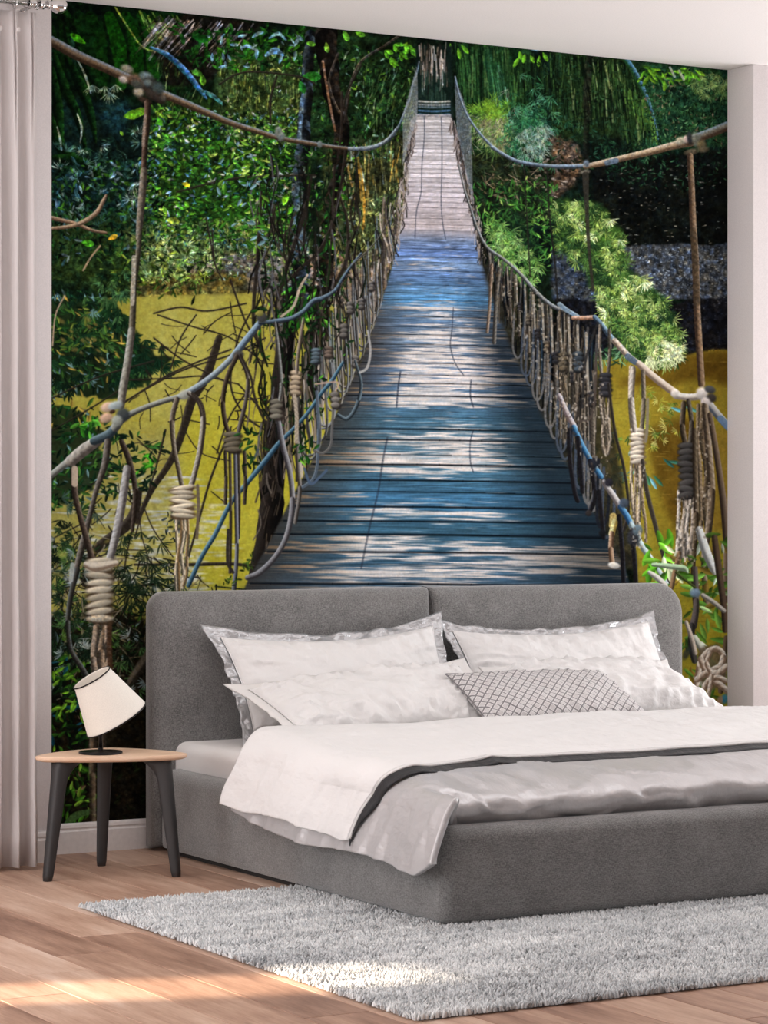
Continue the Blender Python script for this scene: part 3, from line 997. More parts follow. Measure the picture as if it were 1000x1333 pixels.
# ------------------------------------------------------------------ the printed wall mural: a picture painted in code
class Painter:
    """paints in the frame the picture was measured in (x 60..955, y -5..1085), later laid flat on the wall"""
    def __init__(self, k=1.3, x0=40.0, y0=-8.0, x1=958.0, y1=1090.0, seed=1):
        self.k, self.x0, self.y0 = k, x0, y0
        self.w, self.h = int((x1 - x0) * k), int((y1 - y0) * k)
        self.im = np.zeros((self.h, self.w, 3), np.float32)
        self.r = np.random.default_rng(seed)
        self.X = (np.arange(self.w, dtype=np.float32) + 0.5) / k + x0
        self.Y = (np.arange(self.h, dtype=np.float32) + 0.5) / k + y0
    def win(self, xa, ya, xb, yb):
        k = self.k
        i0 = max(0, int((xa - self.x0) * k) - 1); i1 = min(self.w, int((xb - self.x0) * k) + 2)
        j0 = max(0, int((ya - self.y0) * k) - 1); j1 = min(self.h, int((yb - self.y0) * k) + 2)
        return i0, i1, j0, j1
    def inpoly(self, pts, X, Y):
        ins = np.zeros(np.broadcast(X, Y).shape, bool)
        n = len(pts)
        for i in range(n):
            xa, ya = pts[i]; xb, yb = pts[(i + 1) % n]
            if ya == yb:
                continue
            c = ((ya > Y) != (yb > Y)) & (X < (xb - xa) * (Y - ya) / (yb - ya) + xa)
            ins ^= c
        return ins
    def poly(self, pts, c, a=1.0, soft=3.0, rag=0.0, c2=None, ns=0.05, seed=0):
        """filled region with a soft, ragged edge and two-tone mottling"""
        xs = [p[0] for p in pts]; ys = [p[1] for p in pts]
        m = soft + rag
        i0, i1, j0, j1 = self.win(min(xs) - m, min(ys) - m, max(xs) + m, max(ys) + m)
        if i1 <= i0 or j1 <= j0:
            return
        X, Y = np.meshgrid(self.X[i0:i1], self.Y[j0:j1])
        if rag:
            X = X + rag * fbm(X * 0.06 + seed, Y * 0.06, 3, seed + 1)
            Y = Y + rag * fbm(X * 0.06, Y * 0.06 + seed + 9, 3, seed + 2)
        M = self.inpoly(pts, X, Y).astype(np.float32)
        if soft > 0.5:
            M = self.blur(M, max(1, int(soft * self.k * 0.5)))
        M = (M * a)[..., None]
        col = np.array(c, np.float32)
        if c2 is not None:
            q = np.clip(0.5 + 0.9 * fbm(X * ns + seed, Y * ns, 4, seed + 5), 0, 1)[..., None]
            col = col * (1 - q) + np.array(c2, np.float32) * q
        v = self.im[j0:j1, i0:i1]
        v += (col - v) * M
    def blur(self, M, r):
        for ax in (0, 1):
            for _ in range(2):
                pad = [(0, 0)] * M.ndim
                pad[ax] = (r + 1, r)
                c = np.cumsum(np.pad(M, pad, mode='edge'), ax)
                n = M.shape[ax]
                if ax == 0:
                    M = (c[2 * r + 1:2 * r + 1 + n] - c[:n]) / (2 * r + 1)
                else:
                    M = (c[:, 2 * r + 1:2 * r + 1 + n] - c[:, :n]) / (2 * r + 1)
        return M
    def leaf(self, x, y, L, W, ang, c, a=1.0, vein=0.25):
        ca, sa = math.cos(ang), math.sin(ang)
        xe, ye = x + ca * L, y + sa * L
        i0, i1, j0, j1 = self.win(min(x, xe) - W, min(y, ye) - W, max(x, xe) + W, max(y, ye) + W)
        if i1 <= i0 or j1 <= j0:
            return
        X = self.X[i0:i1] - x
        Y = (self.Y[j0:j1] - y)[:, None]
        t = np.clip((X * ca + Y * sa) / L, 0, 1)
        tt = (X * ca + Y * sa)
        s = -X * sa + Y * ca
        hw = W * 2.6 * t * (1 - t) ** 0.75
        al = np.clip((hw - np.abs(s)) * self.k + 0.35, 0, 1)
        al *= (tt > 0) & (tt < L)
        al = (al * a)[..., None]
        sh = (1.0 + vein * np.tanh(s / (0.3 * W + 0.1)))[..., None]
        v = self.im[j0:j1, i0:i1]
        v += (np.array(c, np.float32) * sh - v) * al
    def stroke(self, pts, w, c, a=1.0, hi=None, lo=None, twist=0.0, jit=0.0, soft=0.0):
        """tapering stroke; w and c may run along it; hi / lo: lit and shaded flank colours; twist: rope lay"""
        P = np.array(pts, np.float32)
        n = len(P)
        # resample (Catmull-Rom)
        if n > 2:
            Q = []
            for i in range(n - 1):
                p0, p1, p2, p3 = P[max(i - 1, 0)], P[i], P[i + 1], P[min(i + 2, n - 1)]
                for s in np.linspace(0, 1, 7)[:-1]:
                    Q.append(0.5 * ((2 * p1) + (-p0 + p2) * s + (2 * p0 - 5 * p1 + 4 * p2 - p3) * s * s + (-p0 + 3 * p1 - 3 * p2 + p3) * s ** 3))
            Q.append(P[-1])
            tpar = np.concatenate([np.repeat(np.arange(n - 1), 6) + np.tile(np.arange(6) / 6, n - 1), [n - 1]])
            P = np.array(Q, np.float32)
        else:
            tpar = np.array([0.0, 1.0])
        if jit:
            P = P + self.r.uniform(-jit, jit, P.shape).astype(np.float32)
        if isinstance(w, (int, float)):
            ws = np.full(len(P), float(w))
        else:
            ws = np.interp(tpar / max(n - 1, 1), np.linspace(0, 1, len(w)), w)
        C = np.array(c, np.float32)
        if C.ndim == 1:
            cs = np.repeat(C[None], len(P), 0)
        else:
            cs = np.stack([np.interp(tpar / max(n - 1, 1), np.linspace(0, 1, len(C)), C[:, q]) for q in range(3)], 1)
        run = 0.0
        for i in range(len(P) - 1):
            p, q = P[i], P[i + 1]
            d = q - p
            l = float(np.hypot(*d))
            if l < 1e-3:
                continue
            W = max(ws[i], ws[i + 1]) / 2 + 0.6 + soft
            i0, i1, j0, j1 = self.win(min(p[0], q[0]) - W, min(p[1], q[1]) - W, max(p[0], q[0]) + W, max(p[1], q[1]) + W)
            if i1 <= i0 or j1 <= j0:
                run += l
                continue
            X = self.X[i0:i1] - p[0]
            Y = (self.Y[j0:j1] - p[1])[:, None]
            u = (X * d[0] + Y * d[1]) / (l * l)
            uc = np.clip(u, 0, 1)
            dist = np.hypot(X - uc * d[0], Y - uc * d[1])
            rad = (ws[i] * (1 - uc) + ws[i + 1] * uc) / 2
            if soft:
                al = np.clip((rad - dist) / soft + 0.5, 0, 1)
            else:
                al = np.clip((rad - dist) * self.k + 0.5, 0, 1)
            if i < len(P) - 2:
                al = np.where(u > 1.0, al * 0, al) if rad.max() > 1.2 else al
            col = (cs[i] * (1 - uc[..., None]) + cs[i + 1] * uc[..., None])
            if hi is not None or lo is not None or twist:
                s = (-X * d[1] + Y * d[0]) / l / np.maximum(rad, 0.3)     # -1 (left of travel) .. 1
                if d[0] < 0 or (abs(d[0]) < 0.3 * abs(d[1]) and d[1] < 0):
                    s = -s
                s = s[..., None]
                if hi is not None:
                    m = np.clip((-s - 0.25) / 0.6, 0, 1) * 0.8
                    col = col * (1 - m) + np.array(hi, np.float32) * m
                if lo is not None:
                    m = np.clip((s + 0.15) / 0.6, 0, 1)
                    col = col * (1 - m) + np.array(lo, np.float32) * m
                if twist:
                    ph = (run + uc * l)[..., None] / twist + s * 0.5
                    col = col * (0.80 + 0.24 * np.abs(np.sin(math.pi * ph)))
            v = self.im[j0:j1, i0:i1]
            v += (col - v) * (al * a)[..., None]
            run += l
    def blob(self, x, y, rx, ry, c, a=1.0, ang=0.0, edge=0.25, shade=0.35):
        """rounded lump lit from the upper left"""
        R = max(rx, ry) + 1
        i0, i1, j0, j1 = self.win(x - R, y - R, x + R, y + R)
        if i1 <= i0 or j1 <= j0:
            return
        X = self.X[i0:i1] - x
        Y = (self.Y[j0:j1] - y)[:, None]
        ca, sa = math.cos(ang), math.sin(ang)
        u = (X * ca + Y * sa) / rx
        v_ = (-X * sa + Y * ca) / ry
        d = np.hypot(u, v_)
        al = np.clip((1 - d) / edge, 0, 1) * a
        sh = 1 - shade * np.clip(v_ * 0.8 + u * 0.3 + 0.1, -0.5, 1)
        v = self.im[j0:j1, i0:i1]
        v += (np.array(c, np.float32) * sh[..., None] - v) * al[..., None]
    def sample(self, pts, n):
        xs = [p[0] for p in pts]; ys = [p[1] for p in pts]
        out = np.zeros((0, 2))
        while len(out) < n:
            q = np.stack([self.r.uniform(min(xs), max(xs), n * 2), self.r.uniform(min(ys), max(ys), n * 2)], 1)
            out = np.vstack([out, q[self.inpoly(pts, q[:, 0], q[:, 1])]])
        return out[:n]
    def foliage(self, pts, n, size, pal, ang=90, spread=180, asp=0.42, a=0.95, clump=0.0, cf=0.03, seed=0, order=True):
        """n leaves inside a region; pal: list of (colour, weight); clump > 0 gathers light and dark masses"""
        S = self.sample(pts, n)
        wts = np.array([p[1] for p in pal], float)
        cols = np.array([p[0] for p in pal], float)
        lum = cols @ np.array([0.3, 0.6, 0.1])
        idx = self.r.choice(len(pal), n, p=wts / wts.sum())
        if clump:
            f = fbm(S[:, 0] * cf + seed, S[:, 1] * cf + seed * 3, 3, seed)
            idx_d = np.argsort(lum)
            # light leaves stay in light masses, dark ones in dark masses
            move = (f < -0.05) & (lum[idx] > np.median(lum)) & (self.r.random(n) < clump)
            idx[move] = self.r.choice(idx_d[:max(1, len(pal) // 2)], move.sum())
            move = (f > 0.15) & (lum[idx] < np.median(lum)) & (self.r.random(n) < clump)
            idx[move] = self.r.choice(idx_d[len(pal) // 2:], move.sum())
        if order:
            o = np.argsort(lum[idx] + self.r.normal(0, 18, n))
        else:
            o = np.arange(n)
        sz = self.r.uniform(size[0], size[1], n)
        an = np.radians(ang + self.r.uniform(-spread, spread, n))
        br = self.r.uniform(0.72, 1.2, n)
        for i in o:
            L = sz[i]
            self.leaf(S[i, 0], S[i, 1], L, max(0.45, L * asp * 0.5), an[i], cols[idx[i]] * br[i], a)
    def sprig(self, x, y, n, L, W, c, ang=90, fan=70, a=0.95, var=0.25):
        """fan of narrow leaflets from one point"""
        c = np.array(c, float)
        for i in range(n):
            an = math.radians(ang + fan * (2 * (i + 0.5) / n - 1) + self.r.uniform(-9, 9))
            l = L * self.r.uniform(0.65, 1.1)
            self.leaf(x, y, l, W, an, c * self.r.uniform(1 - var, 1 + var), a)
    def streaks(self, pts, n, ln, w, pal, ang=90, spread=6, a=0.8):
        S = self.sample(pts, n)
        wts = np.array([p[1] for p in pal], float)
        idx = self.r.choice(len(pal), n, p=wts / wts.sum())
        for i in range(n):
            l = self.r.uniform(*ln)
            an = math.radians(ang + self.r.uniform(-spread, spread))
            x, y = S[i]
            c = np.array(pal[idx[i]][0], float) * self.r.uniform(0.75, 1.2)
            self.stroke([(x, y), (x + math.cos(an) * l, y + math.sin(an) * l)], self.r.uniform(*w), c, a)

    def grit(self, amount, scale, seed, water=(), keep=0.25):
        """photographic break-up of the leaf masses: fine light and dark mottling; open water keeps calmer"""
        X, Y = np.meshgrid(self.X, self.Y)
        n = fbm(X * scale, Y * scale, 3, seed)
        n2 = vnoise(X * scale * 2.3, Y * scale * 2.3, seed + 7)
        M = np.ones(n.shape, np.float32)
        for q in water:
            M = np.where(self.inpoly(q, X, Y), keep, M)
        lum = self.im.mean(-1)
        g = amount * (n * 1.5 + 0.5 * n2) * M
        self.im *= np.clip(1 + g, 0.25, 1.9)[..., None].astype(np.float32)
        tint = vnoise(X * scale * 0.8, Y * scale * 0.8, seed + 3) * M * amount * 0.35
        self.im[..., 2] *= (1 + tint)
        self.im[..., 0] *= (1 - tint * 0.6)

def ex(s):
    """'x,y x,y ...' to points"""
    return [tuple(float(v) for v in p.split(',')) for p in s.split()]

def paint_mural():
    p = Painter()
    R = p.r
    # ---- far to near: dark ground colour of the forest
    p.im[:] = (13, 22, 15)
    DK = (9, 16, 11)
    # large masses
    p.poly(ex('42,-5 330,-5 330,130 200,150 42,140'), (12, 33, 14), 1, 8, 6, (8, 14, 10), 0.05, 1)
    p.poly(ex('150,20 220,25 235,110 150,90'), (14, 46, 12), 0.9, 8, 4, (10, 26, 9), 0.06, 2)
    p.poly(ex('42,120 210,140 200,330 42,330'), (20, 40, 34), 1, 8, 8, (10, 18, 16), 0.05, 3)
    p.poly(ex('200,130 400,120 400,330 200,330'), (38, 66, 22), 1, 10, 10, (18, 30, 14), 0.05, 4)
    p.poly(ex('280,60 400,60 395,190 285,170'), (62, 80, 40), 1, 8, 8, (26, 38, 18), 0.06, 5)
    p.poly(ex('380,30 540,50 540,200 400,220'), (30, 52, 26), 1, 8, 8, (14, 22, 12), 0.05, 6)
    p.poly(ex('420,190 540,170 532,300 505,390 420,330'), (60, 68, 38), 1, 8, 8, (34, 34, 22), 0.05, 7)
    p.poly(ex('42,280 260,280 260,400 42,400'), (46, 66, 30), 1, 8, 8, (18, 30, 16), 0.06, 8)
    p.poly(ex('160,295 300,290 400,300 400,385 200,392'), (96, 112, 62), 1, 8, 8, (56, 70, 44), 0.07, 9)
    # left bank
    p.poly(ex('240,335 340,330 400,330 480,330 480,430 420,420 300,385 240,372'), (112, 104, 98), 1, 6, 5, (70, 66, 62), 0.09, 10)
    p.poly(ex('400,340 505,320 500,420 410,420'), (140, 114, 102), 1, 6, 5, (98, 84, 66), 0.09, 11)
    p.poly(ex('170,362 320,352 330,400 170,400'), (104, 88, 40), 1, 5, 4, (48, 42, 26), 0.08, 12)
    # water on the left: ochre, going to strong yellow lower down, sky glints at the bottom
    WL = ex('40,392 340,380 420,395 500,400 480,520 400,620 330,770 320,820 40,820')
    p.poly(WL, (164, 152, 64), 1, 4, 3, (150, 138, 54), 0.03, 13)
    p.poly(ex('180,385 300,385 330,470 300,560 180,560'), (168, 158, 80), 0.8, 20, 6, (154, 143, 60), 0.04, 14)
    p.poly(ex('230,540 470,430 420,600 340,760 240,780'), (174, 163, 54), 0.85, 22, 6, (160, 148, 42), 0.04, 15)
    p.poly(ex('42,560 230,560 230,790 42,790'), (160, 150, 86), 0.8, 20, 6, (136, 125, 64), 0.05, 16)
    # bands of sky in the water
    for i in range(420):
        x = R.normal(200, 62); y = R.uniform(618, 775)
        if x > 315 - (y - 620) * .1:
            continue
        c = ((204, 202, 210), (184, 180, 172), (164, 168, 182))[R.integers(3)]
        p.blob(x, y, R.uniform(4, 17), R.uniform(1, 3.2), c, R.uniform(0.25, 0.75), 0, 0.7, 0)
    for i in range(70):
        p.blob(R.uniform(235, 300), R.uniform(655, 760), R.uniform(4, 12), R.uniform(1, 3), (198, 186, 150), 0.5, 0, 0.7, 0)
    for i in range(420):
        x, y = p.sample(WL, 1)[0]
        c = ((190, 168, 74), (128, 104, 30), (180, 150, 30))[R.integers(3)]
        p.blob(x, y, R.uniform(3, 12), R.uniform(0.5, 1.4), c, 0.35, 0, 0.7, 0)
    # lower left: tangle under the knot, roots
    p.poly(ex('40,800 120,790 200,808 330,800 330,1090 40,1090'), (38, 34, 22), 1, 4, 34, (18, 17, 11), 0.06, 17)
    p.poly(ex('40,860 330,850 330,1090 42,1090'), (30, 24, 16), 0.7, 14, 8, (14, 11, 8), 0.06, 18)
    # ---- right side masses
    p.poly(ex('600,40 700,60 690,200 615,200'), (34, 62, 32), 1, 6, 4, (14, 30, 16), 0.06, 20)
    p.poly(ex('690,60 960,70 960,330 690,330'), (16, 30, 22), 1, 6, 4, (10, 14, 12), 0.05, 21)
    p.poly(ex('820,80 960,80 960,190 900,200 820,190'), (38, 72, 42), 1, 8, 6, (18, 34, 24), 0.07, 22)
    p.poly(ex('720,60 830,60 850,170 720,190'), (34, 54, 28), 1, 8, 6, (18, 28, 16), 0.05, 23)
    p.poly(ex('770,215 960,190 960,330 800,325 775,280'), (16, 19, 16), 1, 6, 5, (8, 9, 9), 0.09, 24)
    p.poly(ex('696,184 722,172 750,190 760,215 748,240 726,258 700,250 690,220'), (122, 98, 80), 0.9, 5, 6, (54, 40, 32), 0.12, 25)
    p.poly(ex('600,200 720,190 720,290 620,280'), (34, 40, 26), 1, 6, 5, (16, 22, 14), 0.07, 26)
    p.poly(ex('810,318 960,318 960,392 845,388 815,360'), (66, 68, 72), 1, 3, 3, (40, 42, 46), 0.09, 27)
    p.poly(ex('718,322 775,336 785,400 718,392'), (58, 64, 74), 1, 4, 4, (36, 40, 48), 0.09, 28)
    p.poly(ex('720,388 785,392 800,420 900,388 960,388 960,460 900,462 860,470 740,462'), (24, 24, 28), 1, 3, 3, (13, 13, 15), 0.09, 29)
    # gravel grains
    for q, poly_, n in (((120, 124, 130), ex('812,322 950,322 950,388 845,384'), 900), ((98, 106, 120), ex('722,330 775,340 782,392 722,388'), 260),
                        ((66, 66, 70), ex('850,388 950,390 950,452 890,452'), 120)):
        for x, y in p.sample(poly_, n):
            p.blob(x, y, R.uniform(0.7, 2.2), R.uniform(0.5, 1.2), np.array(q) * R.uniform(0.45, 1.25), 0.7, 0, 0.5, 0.3)
    # water right
    WR = ex('740,462 870,470 905,458 960,455 960,960 810,960 830,700 760,600 735,540')
    p.poly(WR, (138, 118, 38), 1, 3, 3, (118, 98, 30), 0.03, 30)
    p.poly(ex('760,520 850,520 850,760 800,700'), (154, 138, 48), 0.8, 16, 5, (142, 124, 38), 0.04, 31)
    p.poly(ex('862,462 960,455 960,500 900,495 860,505 800,500'), (70, 48, 14), 0.9, 8, 4, (98, 74, 22), 0.05, 32)
    p.poly(ex('840,560 905,540 905,700 880,690 862,650'), (72, 50, 16), 0.85, 10, 5, (104, 78, 26), 0.05, 33)
    p.poly(ex('905,560 960,560 960,700 905,700'), (124, 98, 34), 0.8, 10, 5, (146, 118, 46), 0.05, 34)
    p.poly(ex('850,700 960,690 960,960 850,960'), (150, 134, 36), 0.8, 10, 5, (122, 112, 34), 0.05, 35)
    for i in range(260):
        x, y = p.sample(WR, 1)[0]
        c = ((176, 148, 62), (92, 68, 20))[R.integers(2)]
        p.blob(x, y, R.uniform(3, 12), R.uniform(0.5, 1.2), c, 0.35, 0, 0.7, 0)

    # ---- palms and hanging fronds at the top
    G1 = [((26, 62, 16), 3), ((50, 96, 28), 2), ((14, 34, 12), 3)]
    p.streaks(ex('44,10 240,22 240,60 70,60'), 60, (30, 80), (3, 8), [((15, 44, 13), 3), ((8, 16, 9), 3), ((30, 62, 50), 0.5)], 60, 30, 0.7)
    for x0, c in ((150, (16, 56, 10)), (172, (14, 50, 10)), (192, (17, 52, 12)), (125, (12, 38, 10)), (110, (12, 34, 12)), (215, (14, 40, 12))):
        p.stroke([(x0 - 8, 22), (x0 + 4, 60), (x0 + 8, 112)], [14, 20, 12], c, 0.9)
    for x0 in (138, 163, 184, 205):
        p.stroke([(x0 - 4, 25), (x0 + 3, 60), (x0 + 6, 108)], 3.5, (8, 18, 8), 0.8)
    p.stroke(ex('93,45 100,50 110,56'), [3, 10, 2], (52, 128, 18))
    p.stroke(ex('150,10 168,38 182,58 196,66 205,62'), 2.2, (136, 152, 60), 0.9)
    p.streaks(ex('180,14 245,22 215,60 200,58'), 90, (12, 34), (1, 2.4), [((120, 150, 62), 2), ((70, 110, 30), 2), ((20, 40, 14), 2), ((200, 210, 130), .5)], 62, 10, 0.9)
    # dark frond with greyish-pink ribs
    p.poly(ex('200,64 240,18 340,30 310,60 270,110 215,112'), (14, 12, 10), 0.95, 4, 3, (26, 22, 18), 0.1, 40)
    for i in range(80):
        x = R.uniform(205, 330); y = R.uniform(18, 36) + (x - 200) * 0.10
        l = R.uniform(18, 60)
        an = math.radians(128 + R.uniform(-7, 7))
        c = ((150, 132, 128), (92, 80, 74), (186, 172, 170), (54, 48, 40))[R.integers(4)]
        p.stroke([(x, y), (x + math.cos(an) * l, y + math.sin(an) * l)], [1.9, 0.7], c, 0.85)
    p.streaks(ex('200,70 260,90 300,130 230,150'), 120, (8, 20), (0.7, 1.4), [((30, 50, 24), 3), ((130, 140, 80), 1), ((14, 18, 12), 3)], 100, 25, 0.8)
    p.stroke(ex('196,62 218,72 240,92 256,112 268,128'), [3, 7, 8, 7, 3], (58, 98, 150), 0.95, hi=(120, 160, 200), lo=(30, 70, 80))
    p.stroke(ex('262,118 275,124 290,136'), [3, 6, 3], (70, 130, 120), 0.9, hi=(140, 180, 190))
    # long palm leaves at the left edge
    for q in ('70,70 82,110 100,150 112,200', '68,90 75,140 78,190 84,230', '86,75 104,110 118,150 124,185', '66,150 78,190 110,215 135,240', '100,62 118,95 135,130', '70,205 96,208 120,218 134,236'):
        p.stroke(ex(q), [6, 14, 11, 3], (12, 34, 12), 0.95, hi=(24, 58, 20), lo=(6, 14, 7))
    for q in ('100,78 108,92 114,108 118,122', '100,148 106,166 104,186', '74,165 78,182 80,196'):
        p.stroke(ex(q), [1.5, 3.2, 1.5], (160, 170, 160), 0.75)
    # blue-grey feathery plants
    BG = [((84, 118, 112), 2), ((46, 76, 64), 3), ((20, 40, 30), 3), ((142, 160, 150), 1), ((34, 66, 40), 2)]
    for x, y in p.sample(ex('44,190 200,160 235,170 230,220 190,310 44,300'), 150):
        k = R.choice(5, p=np.array([2, 3, 3, 1, 2]) / 11)
        p.sprig(x, y, R.integers(5, 9), R.uniform(8, 17), R.uniform(0.7, 1.3), BG[k][0], R.uniform(0, 360), 75, 0.9)
    p.poly(ex('128,140 160,128 172,150 150,176 126,160'), (40, 84, 92), 0.5, 10, 6, (24, 52, 60), 0.08, 41)
    for x, y in ((142, 120), (150, 110), (136, 112), (120, 110)):
        p.sprig(x, y, 8, 16, 1.0, (150, 166, 140), 90, 60, 0.8)
    # ---- broad-leaved shrubs, left middle
    LG = [((58, 104, 30), 3), ((36, 74, 24), 4), ((18, 42, 18), 5), ((98, 140, 44), 1.3), ((150, 172, 84), 0.6), ((84, 122, 140), 1.6), ((150, 162, 172), 0.7), ((40, 80, 92), 1.8), ((10, 16, 12), 5)]
    p.foliage(ex('200,140 390,150 400,330 200,320 180,220'), 2300, (3.5, 10), LG, 40, 180, 0.45, 0.95, 0.55, 0.035, 3)
    p.foliage(ex('200,140 390,150 400,320 200,310 180,220'), 420, (7, 14), [((70, 128, 34), 2.5), ((44, 96, 28), 3), ((108, 152, 46), 1.2), ((22, 52, 20), 3), ((150, 170, 80), .4)], 10, 40, 0.45, 0.95, 0.5, 0.035, 4)
    p.foliage(ex('200,135 390,150 400,320 200,310 180,220'), 160, (7, 13), [((70, 128, 34), 2.5), ((44, 96, 28), 3), ((20, 46, 20), 3)], 180, 40, 0.45, 0.95, 0.5, 0.035, 6)
    p.foliage(ex('44,220 200,200 210,330 44,340'), 700, (5, 13), [((28, 60, 26), 3), ((16, 38, 24), 4), ((54, 100, 30), 1.2), ((44, 76, 84), 1.2), ((110, 130, 136), .4), ((9, 15, 12), 4)], 40, 180, 0.4, 0.95, 0.6, 0.03, 5)
    p.foliage(ex('290,60 400,70 395,190 290,180'), 800, (3, 8), [((96, 118, 60), 3), ((150, 156, 96), 1.3), ((46, 70, 28), 3), ((18, 30, 14), 3), ((150, 150, 160), .5)], 60, 180, 0.4, 0.95, 0.5, 0.05, 7)
    p.streaks(ex('285,85 400,90 400,130 300,130'), 90, (10, 26), (0.8, 1.8), [((130, 140, 70), 2), ((30, 40, 20), 3), ((70, 90, 40), 2)], 92, 10, 0.75)
    p.foliage(ex('225,35 400,40 400,85 300,90 240,80'), 300, (6, 15), [((30, 76, 24), 3), ((20, 54, 18), 4), ((58, 126, 28), 1.5), ((118, 152, 166), 0.6), ((10, 20, 10), 2)], 20, 180, 0.45, 0.95, 0.5, 0.04, 9)
    for q, w, c in (('346,72 358,66 368,72', [4, 9, 3], (104, 146, 178)), ('335,66 322,60 316,62', [2, 5, 2], (130, 160, 180)), ('350,50 362,44 372,52', [2, 5, 2], (110, 150, 160))):
        p.stroke(ex(q), w, c, 0.95)
    p.foliage(ex('390,60 545,60 540,150 520,210 420,215'), 1000, (3.5, 10), [((34, 70, 30), 3), ((20, 44, 22), 4), ((84, 124, 36), 1), ((10, 16, 10), 4), ((110, 136, 120), .6)], 60, 180, 0.4, 0.95, 0.6, 0.05, 11)
    p.streaks(ex('460,70 545,80 540,190 480,190'), 160, (8, 24), (0.7, 1.6), [((90, 116, 60), 2), ((16, 26, 14), 3), ((120, 140, 110), 1), ((50, 80, 40), 2)], 105, 18, 0.7)
    # distant sunlit shrubbery above the bank
    p.foliage(ex('180,290 300,285 400,290 400,350 300,362 180,360'), 1200, (3, 8), [((132, 140, 84), 2.5), ((96, 116, 52), 3), ((52, 76, 34), 3), ((176, 176, 130), 1), ((26, 38, 22), 2.5), ((110, 130, 130), 1)], 50, 180, 0.35, 0.9, 0.5, 0.05, 13)
    for x, y in p.sample(ex('190,310 300,320 270,360 190,380'), 50):
        p.sprig(x, y, 7, R.uniform(8, 16), 0.9, ((150, 168, 90), (90, 120, 56), (170, 184, 130))[R.integers(3)], R.uniform(0, 360), 80, 0.85)
    p.foliage(ex('130,330 300,330 260,385 140,385'), 200, (6, 14), [((58, 84, 30), 3), ((28, 48, 22), 4), ((120, 140, 50), 1), ((14, 22, 14), 3)], 60, 180, 0.35, 0.95, 0.5, 0.05, 14)
    # undergrowth by the bridge, hanging twigs
    HG = [((104, 106, 58), 3), ((136, 128, 76), 2), ((58, 64, 34), 3), ((30, 30, 20), 4), ((166, 130, 60), 0.8), ((130, 140, 140), .8)]
    p.streaks(ex('420,190 535,175 530,300 505,380 425,330'), 420, (10, 34), (0.7, 1.8), HG, 90, 14, 0.75)
    p.foliage(ex('455,270 530,230 520,330 470,345'), 320, (5, 13), [((128, 138, 80), 3), ((84, 100, 54), 3), ((40, 50, 30), 3), ((176, 176, 120), 1)], 110, 60, 0.28, 0.9, 0.4, 0.05, 15)
    for q, c in (('470,220 474,270 472,300', (164, 124, 50)), ('466,205 470,262', (150, 112, 44)), ('452,215 462,260', (140, 110, 60)), ('480,200 478,280', (110, 96, 54))):
        p.stroke(ex(q), [2.5, 3.5, 2], c, 0.85)
    p.streaks(ex('470,330 512,310 505,420 470,420'), 190, (12, 36), (0.8, 1.8), [((150, 124, 110), 3), ((70, 60, 52), 3), ((30, 28, 26), 3), ((190, 168, 150), 1)], 92, 8, 0.8)
    # dark leaves hanging over the water
    WLv = [((20, 48, 26), 4), ((34, 72, 30), 3), ((12, 24, 16), 4), ((64, 104, 40), 1.2), ((96, 128, 130), 0.6), ((170, 140, 60), 0.25)]
    p.poly(ex('42,372 120,370 150,400 165,430 196,446 215,470 190,500 150,520 120,512 42,520'), (20, 38, 22), 0.92, 3, 16, (11, 20, 14), 0.09, 46)
    p.poly(ex('42,530 110,525 130,560 140,620 110,650 42,660'), (20, 36, 22), 0.85, 3, 16, (11, 20, 14), 0.09, 47)
    p.foliage(ex('44,370 140,380 170,430 190,470 160,500 44,520'), 520, (7, 15), WLv, 50, 50, 0.3, 0.95, 0.5, 0.04, 17)
    for x, y in p.sample(ex('44,375 130,378 170,430 205,465 170,505 44,515'), 120):
        p.sprig(x, y, 6, R.uniform(9, 17), 1.5, ((26, 56, 32), (16, 34, 22), (56, 88, 44), (14, 26, 18), (84, 110, 110))[R.choice(5, p=[.3, .3, .15, .2, .05])], R.uniform(10, 120), 55, 0.95)
    for x, y in p.sample(ex('75,410 140,415 140,470 80,470'), 16):
        p.blob(x, y, R.uniform(5, 12), R.uniform(2, 4), (150, 124, 60), 0.55, 0.6, 0.6, 0)
    p.foliage(ex('44,400 130,400 150,450 44,460'), 100, (7, 14), [((120, 130, 50), 2), ((70, 100, 36), 2), ((30, 60, 30), 2)], 60, 120, 0.35, 0.9, 0, 0.04, 18)
    for x, y in p.sample(ex('150,430 215,445 235,480 200,500 150,500'), 26):
        p.sprig(x, y, 6, R.uniform(10, 17), 1.5, (16, 38, 24), R.uniform(20, 120), 60, 0.95)
    for x, y in p.sample(ex('130,350 175,350 165,420 140,410'), 22):
        p.sprig(x, y, 7, R.uniform(12, 22), 1.5, ((24, 50, 26), (60, 90, 50), (16, 34, 20))[R.integers(3)], R.uniform(60, 140), 55, 0.95)
    p.foliage(ex('44,520 130,530 150,600 130,660 44,660'), 300, (7, 16), WLv, 60, 160, 0.36, 0.95, 0.4, 0.04, 19)
    p.foliage(ex('130,560 215,570 200,640 130,650'), 90, (8, 16), [((18, 38, 24), 4), ((50, 96, 34), 1.2), ((12, 22, 16), 3)], 60, 160, 0.36, 0.95, 0, 0.04, 20)
    p.foliage(ex('92,548 130,545 135,562 95,566'), 26, (9, 16), [((50, 120, 30), 2), ((84, 150, 50), 1), ((20, 50, 20), 2)], 10, 180, 0.45, 0.95)
    p.foliage(ex('180,590 200,590 200,610 180,612'), 12, (8, 13), [((60, 140, 30), 2), ((30, 80, 24), 1)], 10, 180, 0.45, 0.95)
